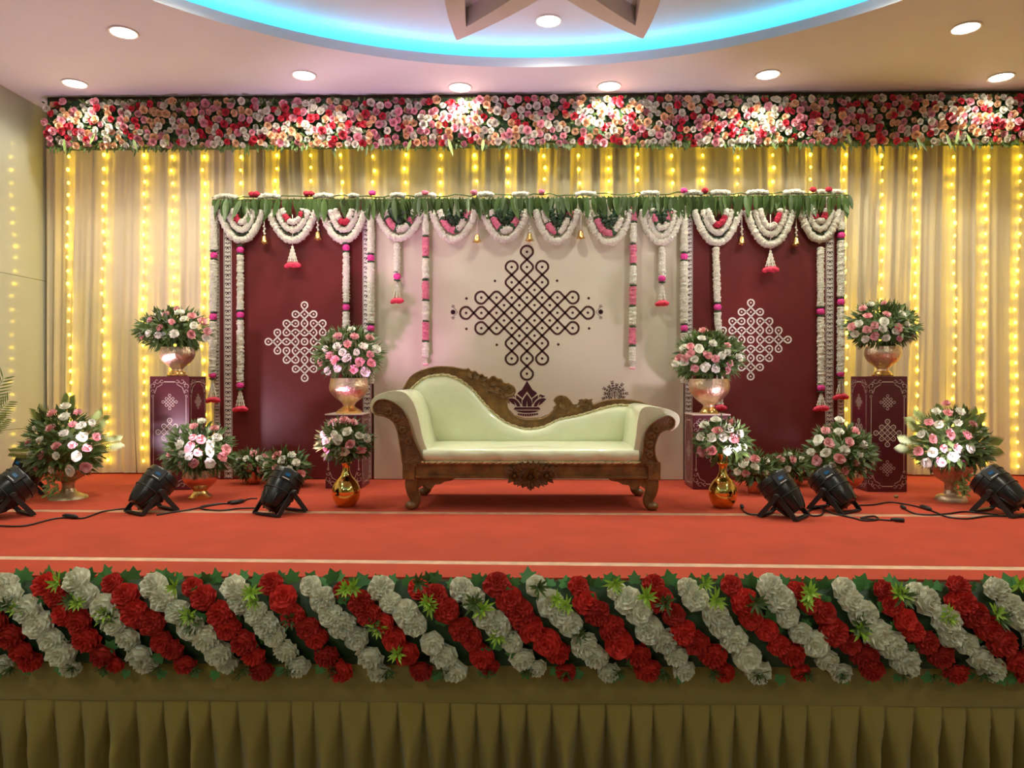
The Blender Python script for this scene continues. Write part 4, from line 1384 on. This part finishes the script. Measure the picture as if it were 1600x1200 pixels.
CMAP = {'P': 'carn_pink', 'W': 'carn_white', 'C': 'carn_white', 'M': 'carn_magenta'}
def bouquet(label, cx, cy, rx, ty, by, Y, flowers, nleaf=260, seed=1, fr=7.2, palms=(), vine=None, depth=1.0, group='flower arrangements on the stage', floor=True, lsz=1.0):
    rr = random.Random(seed); s_ = Y/FPX
    c0 = P(cx, cy, Y)
    rX = rx*s_; rT = (cy-ty)*s_; rB = (by-cy)*s_; rD = rX*.85*depth
    r_ = root('flower_arrangement', (c0.x, Y, P(cx, by, Y).z), label, 'flower arrangement', group)
    for (px, py, c) in flowers:
        p = P(px, py, Y)
        dx = (p.x-c0.x)/rX; dz = (p.z-c0.z)/(rT if p.z > c0.z else rB)
        q = dx*dx + dz*dz
        yy = -rD*math.sqrt(max(.0, 1-min(1, q)*.92))
        # keep the seen place while moving towards the viewer
        p = P(px, py, Y+yy)
        d = Vector((dx*.8, -1.0+.35*q, dz*.7+.35))
        sz = fr*s_*rr.uniform(.82,1.05)
        put('carnation', MESH_B[CMAP[c]][rr.randrange(4)], r_, p - d.normalized()*sz*.3, zquat(d, rr.uniform(0,6)), (sz*rr.uniform(.9,1.12), sz*rr.uniform(.72,1.0), sz))
    mm = M()
    mm.ball((c0.x, Y, c0.z + (rT-rB)*.10), (rX*.62, rD*.62, (rT+rB)*.5*.62), 12, 8, .12, rr)
    for k in range(nleaf):
        a = rr.uniform(0, 2*PI); v = rr.uniform(-1, 1)
        h = math.sqrt(1-v*v)
        d = Vector((h*math.cos(a), h*math.sin(a) - .35, v)).normalized()
        R_ = Vector((d.x*rX, d.y*rD, d.z*(rT if d.z > 0 else rB)))
        b = Vector((c0.x, Y, c0.z)) + R_*rr.uniform(.50,.82)
        dd = (Vector((d.x, d.y, d.z)) + Vector((rr.uniform(-.7,.7), rr.uniform(-.5,.3), rr.uniform(-.6,.6)))).normalized()
        L = rr.uniform(.055,.10)*lsz
        mm.leaf(b, dd, (rr.uniform(-.5,.5), -1, .6), L, L*rr.uniform(.25,.42), .3, rr.uniform(0,.35), 2)
    # finer sprays
    for k in range(nleaf//5):
        a = rr.uniform(0, 2*PI); v = rr.uniform(-.8, 1)
        h = math.sqrt(1-v*v)
        d = Vector((h*math.cos(a), h*math.sin(a)*.6 - .2, v)).normalized()
        b = Vector((c0.x + d.x*rX*.75, Y + d.y*rD*.75, c0.z + d.z*(rT if d.z > 0 else rB)*.75))
        for q in range(5):
            dd = d + Vector((rr.uniform(-.6,.6), rr.uniform(-.4,.4), rr.uniform(-.6,.6)))
            mm.leaf(b, dd, (0,-1,.3), rr.uniform(.06,.11)*lsz, .010, .2, .2, 2)
    if floor: mm.v = [(x, y, max(z, .004)) for x, y, z in mm.v]
    obj('foliage', mm, 'leaf', r_, True, kind='stuff')
    for (bx, by_, tx_, tz_, wd) in palms:
        a = P(bx, by_, Y+.03); b = P(tx_, tz_, Y+.01)
        frond(r_, a, b, wd*s_, rr)
    if vine:
        mm = M()
        for k in range(60):
            t = rr.random()
            p = P(vine[0]+rr.uniform(-9,9), vine[1] + (vine[2]-vine[1])*t, Y-rX*.35*(1-.5*t))
            p.z = max(p.z, .03)
            mm.leaf(p, (rr.uniform(-1,1), -.5, rr.uniform(-1,.3)), (0,-1,.3), .045, .02, .2, .1, 2)
        obj('trailing_leaves', mm, 'leaf_pale', r_, True, kind='stuff')
    return r_
def frond(parent, a, b, wd, rr):
    """palm frond: midrib from a to b with leaflets"""
    mm = M(); d = (b-a); L = d.length; d.normalize()
    sd = d.cross(Vector((0,-1,0)))
    sd = sd.normalized() if sd.length > .01 else Vector((1,0,0))
    mm.tube([a, a.lerp(b,.5)+Vector((0,-.01,0)), b], [.005,.004,.002], 5)
    N = 15
    for i in range(N):
        t = .22 + .78*i/(N-1)
        c = a.lerp(b, t)
        l = wd*(.6+.4*math.sin(PI*min(1, t*.9+.05)))
        for s_ in (-1, 1):
            dd = d*.75 + sd*s_*.8
            mm.leaf(c, dd, (0,-1,0), l, .012, .1, .05, 2)
    obj('palm_frond', mm, 'palm', parent, True)

def W_(s):
    """compact flower list: 'x,y,c x,y,c ...'"""
    out = []
    for t in s.split():
        a, b, c = t.split(','); out.append((float(a), float(b), c))
    return out
def gy(py): return G(800, py).y

# hammered brass bowls on the pedestals
BOWL = [(15,0),(15.5,2),(13,4),(12.5,6),(9,9),(8.5,12),(14,17),(22,24),(26,32),(26.5,38),(25,43),(24,46)]
SB = [(20,0),(20.5,3),(17,6),(11,9),(9,12),(12,17),(22,25),(29,34),(30.5,42),(29,49),(28,55)]
SB2 = [(14,0),(14.5,3),(12,6),(9,10),(10,14),(20,22),(28,31),(31,39),(31,46),(30,54)]
YTc, YPc = YT+.155, YP+.155
vase('brass_urn', 277, YTc, hT, BOWL, ('brass','brass_smooth'), 'hammered brass bowl urn on the tall pedestal near the left curtain', 'hammered brass urns', foot=4)
vase('brass_urn', 1379, YTc, hT, BOWL, ('brass','brass_smooth'), 'hammered brass bowl urn on the tall pedestal near the right curtain', 'hammered brass urns', foot=4)
vase('brass_urn', 545, YPc, hS, SB, ('brass','brass_smooth'), 'hammered brass bowl urn on the short pedestal left of the sofa', 'hammered brass urns', foot=4)
vase('brass_urn', 1108, YPc, hS, SB2, ('brass','brass_smooth'), 'hammered brass bowl urn on the short pedestal right of the sofa', 'hammered brass urns', foot=3)
bouquet('dome of pink and white carnations in the brass urn on the tall left pedestal', 272, 517, 58, 484, 547, YTc, W_('276,482,P 280,487,W 286.6,497.6,W 300,493,P 258.6,490,P 268,502,P 249,511,P 232.4,520,W 221,523,P 246,523,W 272,521,W 299,522,P 324,517,P 303,508,W 235,499,P 247,490.6,W 322.5,528,W 317,501,P'), 330, 31, floor=False)
bouquet('dome of pink and white carnations in the brass urn on the tall right pedestal', 1378, 510, 58, 474, 543, YTc, W_('1382,473,P 1360,475,W 1348,481,P 1356,493,P 1386,490,P 1410,490,W 1331,510,P 1342,505,W 1367,508,P 1380,513,W 1405,512,P 1418,506,W 1336,522,W 1355,515,P 1367,525,P 1385,528,W 1406,529,P 1352,530,W 1422,529,W 1427,519,P 1400,518,W 1382,502,W'), 330, 32, floor=False)
bouquet('pink and white flowers in the brass urn on the short left pedestal', 545, 556, 54, 513, 592, YPc, W_('549,514,W 527.5,524.7,P 554,524.7,P 578,527,P 542.7,536.7,P 526.7,540.7,W 508,544.7,W 568,540,W 589,544.7,W 534.7,550,W 557,550,W 514.7,555,P 578.7,553.5,P 541,559,W 522.7,562,P 562,565,P 581,567,P 500,566,P 511.5,579,W 526.7,575,W 552.5,576.7,P 571,580.7,W'), 340, 33, 7.6, floor=False, lsz=1.15)
bouquet('pink and cream flowers in the brass urn on the short right pedestal', 1107, 558, 55, 520, 598, YPc, W_('1099,516,P 1096.7,528,W 1068,542,C 1079,540.6,P 1092.4,544,W 1114.4,535.6,C 1137,539,P 1079,551.6,P 1061,558,P 1069.7,560,P 1106,554,P 1128.7,555,W 1138,550,W 1118.6,560,P 1085,561,W 1055,568.5,W 1068.5,566,W 1085.7,575,P 1102.6,573.5,W 1118.6,576,W 1140.5,568.5,P 1138,577.7,P 1155.7,558,W'), 340, 34, 7.6, floor=False, lsz=1.15)

# gold bottle vases in front of the short pedestals
GV = [(11,0),(15,3),(20,12),(22,22),(21,30),(16,40),(9,48),(6,56),(5.5,62),(6.2,66),(8.5,68),(8.5,70),(6.2,72),(6.5,78),(8.5,84)]
YG = gy(795)+.08
vase('gold_vase', 540.5, YG, 0, GV, ('gold','gold'), 'polished gold bottle vase on the carpet left of the sofa', 'polished gold vases')
vase('gold_vase', 1130, YG, 0, GV, ('gold','gold'), 'polished gold bottle vase on the carpet right of the sofa', 'polished gold vases')
bouquet('round bunch of cream and pink flowers in the gold vase left of the sofa', 538, 688, 40, 660, 718, YG, W_('520,659,P 537,656,P 552,659,P 505,678,W 522,679,W 542,674,W 527,687,W 562,680,W 574,684,W 509,690,W 547,694,P 510,701,P 565,703,P 536,706,W 528,710,W'), 210, 35, 8.6)
bouquet('round bunch of bright white and pink flowers in the gold vase right of the sofa', 1130, 688, 41, 660, 722, YG, W_('1118,655,C 1142,659,P 1100,663,C 1138,668.5,C 1121,672,P 1157,677,W 1094,682,C 1112,683,C 1131,682.5,W 1147,685,P 1138,703.5,W 1162,700,W 1152,700,W 1096,705,P 1112,704,P 1169,714,W'), 210, 36, 8.6)

# fluted urns at the far ends
FU = [(28,0),(27,3),(20,6),(12,10),(9,16),(9,24),(12,29),(19,34),(25,42),(27,48),(28,53)]
YU = gy(784)+.10
vase('fluted_urn', 106, YU, 0, FU, ('stone_urn','stone_urn'), 'bronze fluted urn on the carpet by the left wall', 'fluted urns', flute=(6,9,18,.10), foot=4)
bouquet('carnations with palm fronds in the fluted urn by the left wall', 100, 706, 62, 628, 748, YU, W_('102,634,W 81,645,P 122,643,P 100,650,W 113,662,P 78,668,P 55,668,W 99,676,W 144,660,W 129,682,W 151,682,P 62,687,W 87,696,P 113,695,P 136,700,P 46,709,W 63,711,P 87,712,W 119,713,W 56,730,P 80,733,W 109,736,W 134,730,P 43,692,P 126,664,W'), 360, 37, 8.2, palms=((85,690,58,642,22),(125,690,160,650,22),(130,700,186,690,20),(70,710,18,707,14),(100,660,108,622,18)), vine=(82,735,775))
FU2 = [(23,0),(23,3),(20,8),(11,11),(9,17),(9,26),(12,30),(18,35),(24,44),(28,50),(31,56)]
YU2 = gy(784)+.10
vase('fluted_urn', 1487, YU2, 0, FU2, ('stone_urn_pale','stone_urn_pale'), 'pale bronze fluted urn on the carpet by the right curtain', 'fluted urns', flute=(6,9,18,.10), foot=4)
bouquet('carnations with palm fronds in the fluted urn by the right curtain', 1486, 702, 58, 634, 736, YU2, W_('1462.8,642,W 1478.5,630,P 1482,644,P 1501,642,W 1451.5,659,P 1467,663,W 1497.6,660,W 1521,662,P 1439,678,W 1458,685,P 1486,678,P 1512,679,P 1535,678,W 1475,700.5,P 1496.5,700.5,P 1517,700.5,W 1535,699,P 1457,707,W 1434.6,705,P 1490,713,C 1470.6,722,P 1505,725,M 1528,719.6,W 1447,723,W'), 350, 38, 8.2, palms=((1465,690,1428,652,26),(1455,705,1408,693,22),(1500,690,1528,648,24),(1515,700,1558,698,26),(1480,660,1462,640,16)), vine=(1503,735,772))
# a matching arrangement at the frame's left edge, of which only the fronds reach into view
vase('fluted_urn', -62, YU-.1, 0, FU, ('stone_urn','stone_urn'), 'bronze fluted urn standing outside the picture by the left wall', 'fluted urns', flute=(6,9,18,.10), foot=4)
bouquet('palm fronds of an arrangement cut off by the picture edge at the left wall', -62, 706, 40, 628, 748, YU-.1, W_('-62,640,W -80,660,P -50,665,W -70,690,P -40,690,W -85,700,W -55,720,P'), 200, 41, 8.2, palms=((-50,690,5,592,30),(-45,690,12,628,26),(-45,700,8,655,20),(-75,690,-100,640,24)))

# copper and rose-gold vases with cones of flowers
RV = [(18,0),(18,3),(14,6),(11,9),(9.5,12),(14,17),(22,24),(26,31),(26,38),(25,46)]
YR1 = gy(783)+.09
vase('copper_vase', 312.5, YR1, 0, RV, ('rose_gold','brass_smooth'), 'pink copper bowl vase with gold foot on the carpet beside the tall left pedestal', 'copper bowl vases', foot=4)
bouquet('cone of white and pink roses in the copper vase beside the tall left pedestal', 311, 708, 60, 660, 740, YR1, W_('315,657,W 302.5,665,P 301,683,P 314,686,P 280,694,W 296,698,P 265,710,P 283,710,W 294,712,W 309,707,P 261,727,W 283.5,728,W 302.5,724,P 328,705,W 328,724,W 354,702,P 348,714,P 335,668,P 339,683,W 328,694,W'), 340, 39, 8.4)
YR2 = gy(777)+.02
vase('copper_vase', 1322, YR2, 0, RV, ('rose_gold','rose_gold'), 'pink copper bowl vase on the carpet beside the tall right pedestal', 'copper bowl vases', foot=4)
bouquet('cone of pink and cream roses in the copper vase beside the tall right pedestal', 1312, 712, 54, 660, 752, YR2, W_('1312,655.5,W 1289.5,672,P 1311.5,674,W 1337,673.5,P 1278,687,W 1296,691.5,P 1328,690,P 1350,694,W 1267,706,W 1290,707,W 1320.5,703,W 1276,719.6,P 1312,716,P 1344.6,709.5,W 1338,723,P 1362.6,719.6,P 1299.6,728.6,W 1321.5,735,P 1350,736.5,W'), 330, 40, 8.4)

# small pots
PT = [(8.5,0),(10,2),(11,8),(11,15),(11.5,16),(11.5,20)]
pots = [
 (395, 758, 'small copper pot of flowers nearest the lace border on the left', 393, 724, 27, 707, 743, W_('396,708,P 374,717,W 384,716,W 406,716,W 387,730,P 369,732,W 408,733,P 414,714,P')),
 (447, 762, 'small copper pot behind the black stage light left of the sofa', 447, 730, 37, 703, 757, W_('440,718,W 463,722,W 415,726,W 430,731,P 452,734,W 470,741,P 414,748,P 432,711,P 456,710,W')),
 (1180, 771, 'small copper pot beside the gold vase right of the sofa', 1180, 731, 37, 710, 754, W_('1179,716,P 1197,719,W 1180,729,W 1165,740,P 1197,739,W 1152,737,C 1162,724,C')),
 (1241, 758, 'small copper pot behind the black stage lights on the right', 1237, 728, 31, 709, 748, W_('1219,717.5,P 1239.5,717.5,P 1233,710,C 1231,733,C 1253,734,P 1216,737,P 1253,717,W'))]
for k, (px, py, lab, cx, cy, rx, ty, by, fl) in enumerate(pots):
    Yp = gy(py)+.05
    vase('copper_pot', px, Yp, 0, PT, ('copper','copper'), lab, 'small copper pots', n=28)
    where = ['beside the left lace border', 'behind the stage light left of the sofa', 'beside the gold vase right of the sofa', 'behind the stage lights on the right'][k]
    bouquet('low dome of roses in the copper pot ' + where, cx, cy, rx, ty, by, Yp, fl, 170, 50+k, 7.6)

# ================================================================== STAGE LIGHTS
def par_light(px, py, img_dir, back, label, colour, lens, watt, seed=0, h=.150, size=1.0, spot=70, aim=None):
    """img_dir: (right, up) lean of the barrel, back: lean away from the viewer"""
    g = G(px, py)
    a = Vector((img_dir[0], back, img_dir[1])).normalized()
    r_ = root('par_light', (g.x, g.y, 0), label, 'stage light', 'black par lights on the stage floor')
    piv = Vector((g.x, g.y, h*size))
    q = a.to_track_quat('Z', 'Y')
    T = Matrix.Translation(piv) @ q.to_matrix().to_4x4()
    S = size
    prof = [(.0005,-.135),(.055,-.135),(.070,-.128),(.082,-.10),(.098,-.05),(.108,.01),(.112,.07),(.112,.128),(.108,.135),(.100,.135),(.096,.120)]
    obj('housing', M().lathe([(r*S, z*S) for r, z in prof], (0,0,0), 36, axis=T), 'black_plastic', r_, True, autosmooth=40)
    mm = M().lathe([(.0005,.119*S),(.097*S,.119*S),(.097*S,.117*S)], (0,0,0), 36, axis=T)
    obj('lens', mm, lens, r_, False)
    # ribs and band round the barrel
    for z in (-.02, .045, .095):
        rad = .106 if z < 0 else (.111 if z < .06 else .114)
        ring = [T @ Vector((rad*S*math.cos(2*PI*i/36), rad*S*math.sin(2*PI*i/36), z*S)) for i in range(36)]
        obj('rib', M().tube(ring, .0035*S, 6, closed=True), 'black_matt', r_)
    # cooling slots at the rear end
    for i in range(8):
        an = 2*PI*i/8
        mm = M().tube([T @ Vector((.062*S*math.cos(an), .062*S*math.sin(an), -.137*S)), T @ Vector((.080*S*math.cos(an), .080*S*math.sin(an), -.105*S)), T @ Vector((.099*S*math.cos(an), .099*S*math.sin(an), -.05*S))], .006*S, 5)
        obj('cooling_fin', mm, 'black_matt', r_)
    p = a.cross(Vector((0,0,1))).normalized()       # pivot axis
    if p.y > 0: p = -p                              # towards the viewer
    # control panel with a small screen, on the viewer's side near the lens
    side = (p*.72 + a.cross(p)*(.70 if a.cross(p).z > 0 else -.70)).normalized()
    B = Matrix((a, side.cross(a), side)).transposed().to_4x4()
    B.translation = piv + a*.085*S + side*.108*S
    for nm, dm, mt, off in (('control_panel', (.075,.085,.018), 'black_matt', 0), ('screen', (.020,.034,.004), 'screen', .011), ('panel_label', (.006,.05,.002), 'label_white', .010)):
        b = M().box((0,0,0), tuple(d*S for d in dm)); sh = Vector((0 if nm != 'panel_label' else -.028*S, 0, off*S))
        bb = M(); bb.add([B @ (Vector(v)+sh) for v in b.v], b.f)
        if nm == 'control_panel': cp = obj(nm, bb, mt, r_, False)
        else: obj(nm, bb, mt, cp, False)
    # two splayed yokes
    hz = Vector((a.x, a.y, 0)).normalized() if Vector((a.x, a.y, 0)).length > .05 else Vector((1,0,0))
    for s_ in (-1, 1):
        mm = M(); w_ = .118*S; foot = .115*S
        pts = [piv + p*w_ + Vector((0,0,0)), Vector((g.x,g.y,.012)) + p*w_ + hz*s_*foot, Vector((g.x,g.y,.012)) - p*w_ + hz*s_*foot, piv - p*w_]
        for u, v in zip(pts, pts[1:]):
            d = (v-u).normalized()
            ref = p if abs(d.dot(p)) < .5 else Vector((0,0,1))
            n1 = (ref - d*ref.dot(d)).normalized(); n2 = d.cross(n1)
            e1, e2 = n1*.0045, n2*.016
            vv = [u-e1-e2-d*.004, u+e1-e2-d*.004, u+e1+e2-d*.004, u-e1+e2-d*.004, v-e1-e2+d*.004, v+e1-e2+d*.004, v+e1+e2+d*.004, v-e1+e2+d*.004]
            vv = [Vector((x_[0], x_[1], max(x_[2], .001))) for x_ in vv]
            mm.add(vv, [(0,1,2,3),(7,6,5,4),(0,4,5,1),(1,5,6,2),(2,6,7,3),(3,7,4,0)])
        obj('yoke', mm, 'black_matt', r_, False)
    for s_ in (-1, 1):
        c = piv + p*s_*.122*S
        qq = (p*s_).to_track_quat('Z','Y')
        TT = Matrix.Translation(c) @ qq.to_matrix().to_4x4()
        obj('knob', M().lathe([(.0005,.026),(.016,.026),(.020,.020),(.020,.004),(.010,0),(.010,-.012)], (0,0,0), 14, axis=TT), 'black_matt', r_, True, autosmooth=40)
    lamp('par_lamp', 'SPOT', piv + a*.150*S, watt, colour, r_, aim=(aim or a), spot_size=math.radians(spot), spot_blend=.7, shadow_soft_size=.05)
    return r_
LIL, PNK, WHT = (1.0,.80,1.0), (1.0,.42,.85), (.82,.86,1.0)
par_light(8, 808, (.55,.60), .75, 'black stage light cut by the left edge of the picture, aimed at the fluted urn', LIL, 'lens_lilac', CAN_W*1.1, 1, size=1.05)
par_light(42, 772, (.30,.90), .15, 'black stage light half hidden behind the flowers by the left wall', (1.0,.62,.95), 'lens_lilac', CAN_W*1.3, 2, spot=85)
par_light(237, 800, (.45,.72), .60, 'black stage light in front of the copper vase beside the tall left pedestal', LIL, 'lens_lilac', CAN_W*.8, 3)
par_light(438, 802, (.38,.90), .65, 'black stage light left of the sofa with two small pots behind it', PNK, 'lens_pink', CAN_W*1.6, 4)
par_light(1224, 808, (-.52,.80), .40, 'black stage light nearest the gold vase right of the sofa', LIL, 'lens_lilac', CAN_W*.8, 5)
par_light(1303, 798, (-.45,.72), .60, 'black stage light in front of the flowers beside the tall right pedestal', LIL, 'lens_lilac', CAN_W*.8, 6)
par_light(1564, 803, (-.45,.65), .75, 'glossy black stage light at the right edge aimed at the pale fluted urn', LIL, 'lens_lilac', CAN_W*.8, 7, size=1.05)

# cables
def cable(pts, label, plug_end=True, mid=None, r=.0055):
    gp = [G(*p) for p in pts]
    path = smoothpts([Vector((g.x, g.y, r+.001)) for g in gp], 8)
    r_ = root('power_cable', path[0], label, 'cable', 'black power cables on the carpet')
    obj('cord', M().tube(path, r, 6), 'cable', r_)
    if plug_end:
        a, b = path[-4], path[-1]; d = (b-a).normalized()
        obj('plug', M().tube([b-d*.01+Vector((0,0,.008)), b+d*.02+Vector((0,0,.008)), b+d*.065+Vector((0,0,.008)), b+d*.07+Vector((0,0,.008))], [.007,.014,.014,.009], 8), 'black_matt', r_)
    if mid:
        i = int(len(path)*mid)
        a, b = path[i], path[min(len(path)-1, i+4)]; d = (b-a).normalized()
        obj('connector', M().tube([a-d*.06+Vector((0,0,.008)), a-d*.03+Vector((0,0,.008)), a+d*.05+Vector((0,0,.008)), a+d*.08+Vector((0,0,.008))], [.006,.016,.016,.006], 8), 'black_matt', r_)
cable([(-20,822),(20,824),(45,822),(80,813),(105,810),(130,811),(160,801),(195,796),(205,797)], 'black cable with an inline connector running in from the left edge', False, .52)
cable([(245,806),(262,803),(300,797),(330,791),(352,788),(375,787),(388,781),(402,780)], 'black cable linking the two stage lights on the left', False, .68)
cable([(402,795),(372,796),(345,799),(318,797),(314,793),(335,789),(358,788)], 'short looped black cable lying left of the stage light by the sofa', True)
cable([(1186,806),(1172,805),(1163,801),(1160,796)], 'short black cable end curling out beside the gold vase on the right', True)
cable([(1262,800),(1275,792),(1287,797),(1283,806),(1268,807),(1264,800),(1280,795),(1300,803),(1330,810),(1352,815),(1372,813),(1365,808),(1345,811),(1370,813),(1394,815)], 'looped black cable between the pair of stage lights, its plug pointing right', True)
cable([(1340,791),(1365,790),(1390,786),(1420,790),(1445,796),(1462,802),(1480,809),(1510,812),(1545,808),(1600,809),(1630,812)], 'long black cable with inline connector crossing to the right edge', False, .40)
cable([(1560,806),(1535,803),(1505,801),(1482,804),(1455,806),(1430,804),(1414,797)], 'black cable with a plug in front of the pale fluted urn', True)
# a dry petal on the carpet
g = G(1400, 778)
obj('fallen_petal', M().ball((g.x, g.y, .012), (.018,.014,.011), 8, 6, .15), 'dry_leaf', None, label='small dry bud lying on the red carpet in front of the tall right pedestal', cat='petal')

# ================================================================== FRONT GARLAND
def front_garland():
    YG_ = YS - .07
    c = P(800, 1050, YG_)
    r_ = root('front_garland', (0, YG_, c.z), 'thick garland of red and white paper flowers in slanting bands along the stage edge', 'garland')
    rr = random.Random(21); s_ = YG_/FPX
    mm = M(); vs_ = []
    zz = [P(820, y, YG_).z for y in (912, 925, 960, 1000, 1030, 1046)]
    dep = [.045, .01, -.035, -.035, .0, .045]
    for i in range(60):
        x = P(-170, 980, YG_).x + (P(1770, 980, YG_).x-P(-170, 980, YG_).x)*i/59
        for z, d in zip(zz, dep): vs_.append((x, YG_ - .005 + d, z))
    fs = [(i*6+k, i*6+k+1, (i+1)*6+k+1, (i+1)*6+k) for i in range(59) for k in range(5)]
    mm.add(vs_, fs)
    obj('moss_core', mm, 'leaf_dark', r_, True)
    period = 59.5
    for i in range(-7, 31):
        c = 'pom_red' if i % 2 else 'pom_white'
        for j in range(7):
            px = 5 + period*i + 18.5*j + rr.uniform(-7,7) + (3*math.sin(i*1.7))
            py = 913 + 20.5*j + rr.uniform(-6,6) + 11*px/1600
            if px < -165 or px > 1765: continue
            t = j/6
            bul = math.sin(PI*(.12+.76*t))
            y = YG_ - .075*bul + .01
            p = P(px, py, y)
            d = Vector((rr.uniform(-.35,.35), -1, .75*(1-2*t)*.8 + rr.uniform(-.25,.25)))
            sz = 21.5*s_*rr.uniform(.84,1.14)*(.92 if j in (0,6) else 1)
            put('paper_flower', MESH_P[c][rr.randrange(3)], r_, p, zquat(d, rr.uniform(0,6)), sz)
    # ivy leaves at the upper and lower rim
    def ivy():
        mm = M()
        pts = [(0,0),(.32,-.10),(.55,.10),(.42,.35),(.62,.62),(.28,.62),(0,1.05),(-.28,.62),(-.62,.62),(-.42,.35),(-.55,.10),(-.32,-.10)]
        vs_ = [(0,.0,.40)] + [(a, .12*abs(a), b) for a, b in pts]
        mm.add(vs_, [(0, 1+i, 1+(i+1) % len(pts)) for i in range(len(pts))])
        return mm
    iv = ivy().mesh('ivy_leaf', 'ivy', True)
    for k in range(100):
        px = -150 + k*19 + rr.uniform(-8,8)
        py = 905 + 11*px/1600 + rr.uniform(-3,8)
        p = P(px, py, YG_+.01)
        q = Quaternion((0,0,1), rr.uniform(-.5,.5)) @ Quaternion((0,1,0), rr.uniform(-.8,.8)) @ Quaternion((1,0,0), rr.uniform(-.6,.3))
        put('ivy_leaf', iv, r_, p, q, rr.uniform(.042,.070))
    for k in range(40):
        px = k*41 + rr.uniform(-15,15)
        py = 1042 + 14*px/1600 + rr.uniform(-4,4)
        p = P(px, py, YG_-.02)
        q = Quaternion((0,1,0), PI + rr.uniform(-.8,.8)) @ Quaternion((1,0,0), rr.uniform(-.3,.4))
        put('ivy_leaf', iv, r_, p, q, rr.uniform(.035,.052))
    # ivy inside the gaps between bands
    for k in range(70):
        px = rr.uniform(0,1600); py = rr.uniform(925,1030) + 11*px/1600
        p = P(px, py, YG_-.055)
        q = Quaternion((0,0,1), rr.uniform(-.6,.6)) @ Quaternion((0,1,0), rr.uniform(-3,3))
        put('ivy_leaf', iv, r_, p, q, rr.uniform(.04,.06))
    # bright sprigs
    def sprig(seed):
        q = random.Random(seed); mm = M()
        for k in range(13):
            a = 2*PI*k/13 + q.uniform(-.2,.2); el = q.uniform(.2,1.2)
            d = (math.cos(a)*math.cos(el), math.sin(a)*math.cos(el), math.sin(el))
            mm.leaf((0,0,0), d, (0,0,1), q.uniform(.8,1.15), .22, .3, .15, 2)
        return mm
    sp = [sprig(k).mesh('green_sprig', 'sprig', True) for k in (1,2)]
    sd = [sprig(k).mesh('green_sprig', 'leaf', True) for k in (3,4)]
    SP = [(10,945),(28,950),(92,908),(110,938),(122,940),(165,958),(172,965),(275,915),(295,960),(300,972),(392,925),(398,938),(455,965),(540,920),(552,915),(583,975),(590,980),(622,1020),(652,908),(668,938),(672,945),(740,940),(755,950),(778,990),(840,915),(870,935),(885,945),(905,990),(960,910),(1010,930),(1040,940),(1100,910),(1118,935),(1180,940),(1260,938),(1265,925),(1340,975),(1345,985),(1403,926),(1410,930),(1480,960),(1555,955),(1560,965),(1592,912)]
    for k, (px, py) in enumerate(SP):
        p = P(px, py+2, YG_-.085)
        put('green_sprig', (sp if k % 3 else sd)[k % 2], r_, p, zquat((rr.uniform(-.4,.4), -1, rr.uniform(-.1,.5)), rr.uniform(0,6)), rr.uniform(.048,.066))
    for k in range(22):
        px = 30 + k*72 + rr.uniform(-15,15); py = 1040 + 14*px/1600
        put('green_sprig', sd[k % 2], r_, P(px, py, YG_-.05), zquat((rr.uniform(-.4,.4), -.7, -.8), rr.uniform(0,6)), rr.uniform(.045,.06))
front_garland()

for o in bpy.data.objects:
    if '_w' in o: del o['_w']
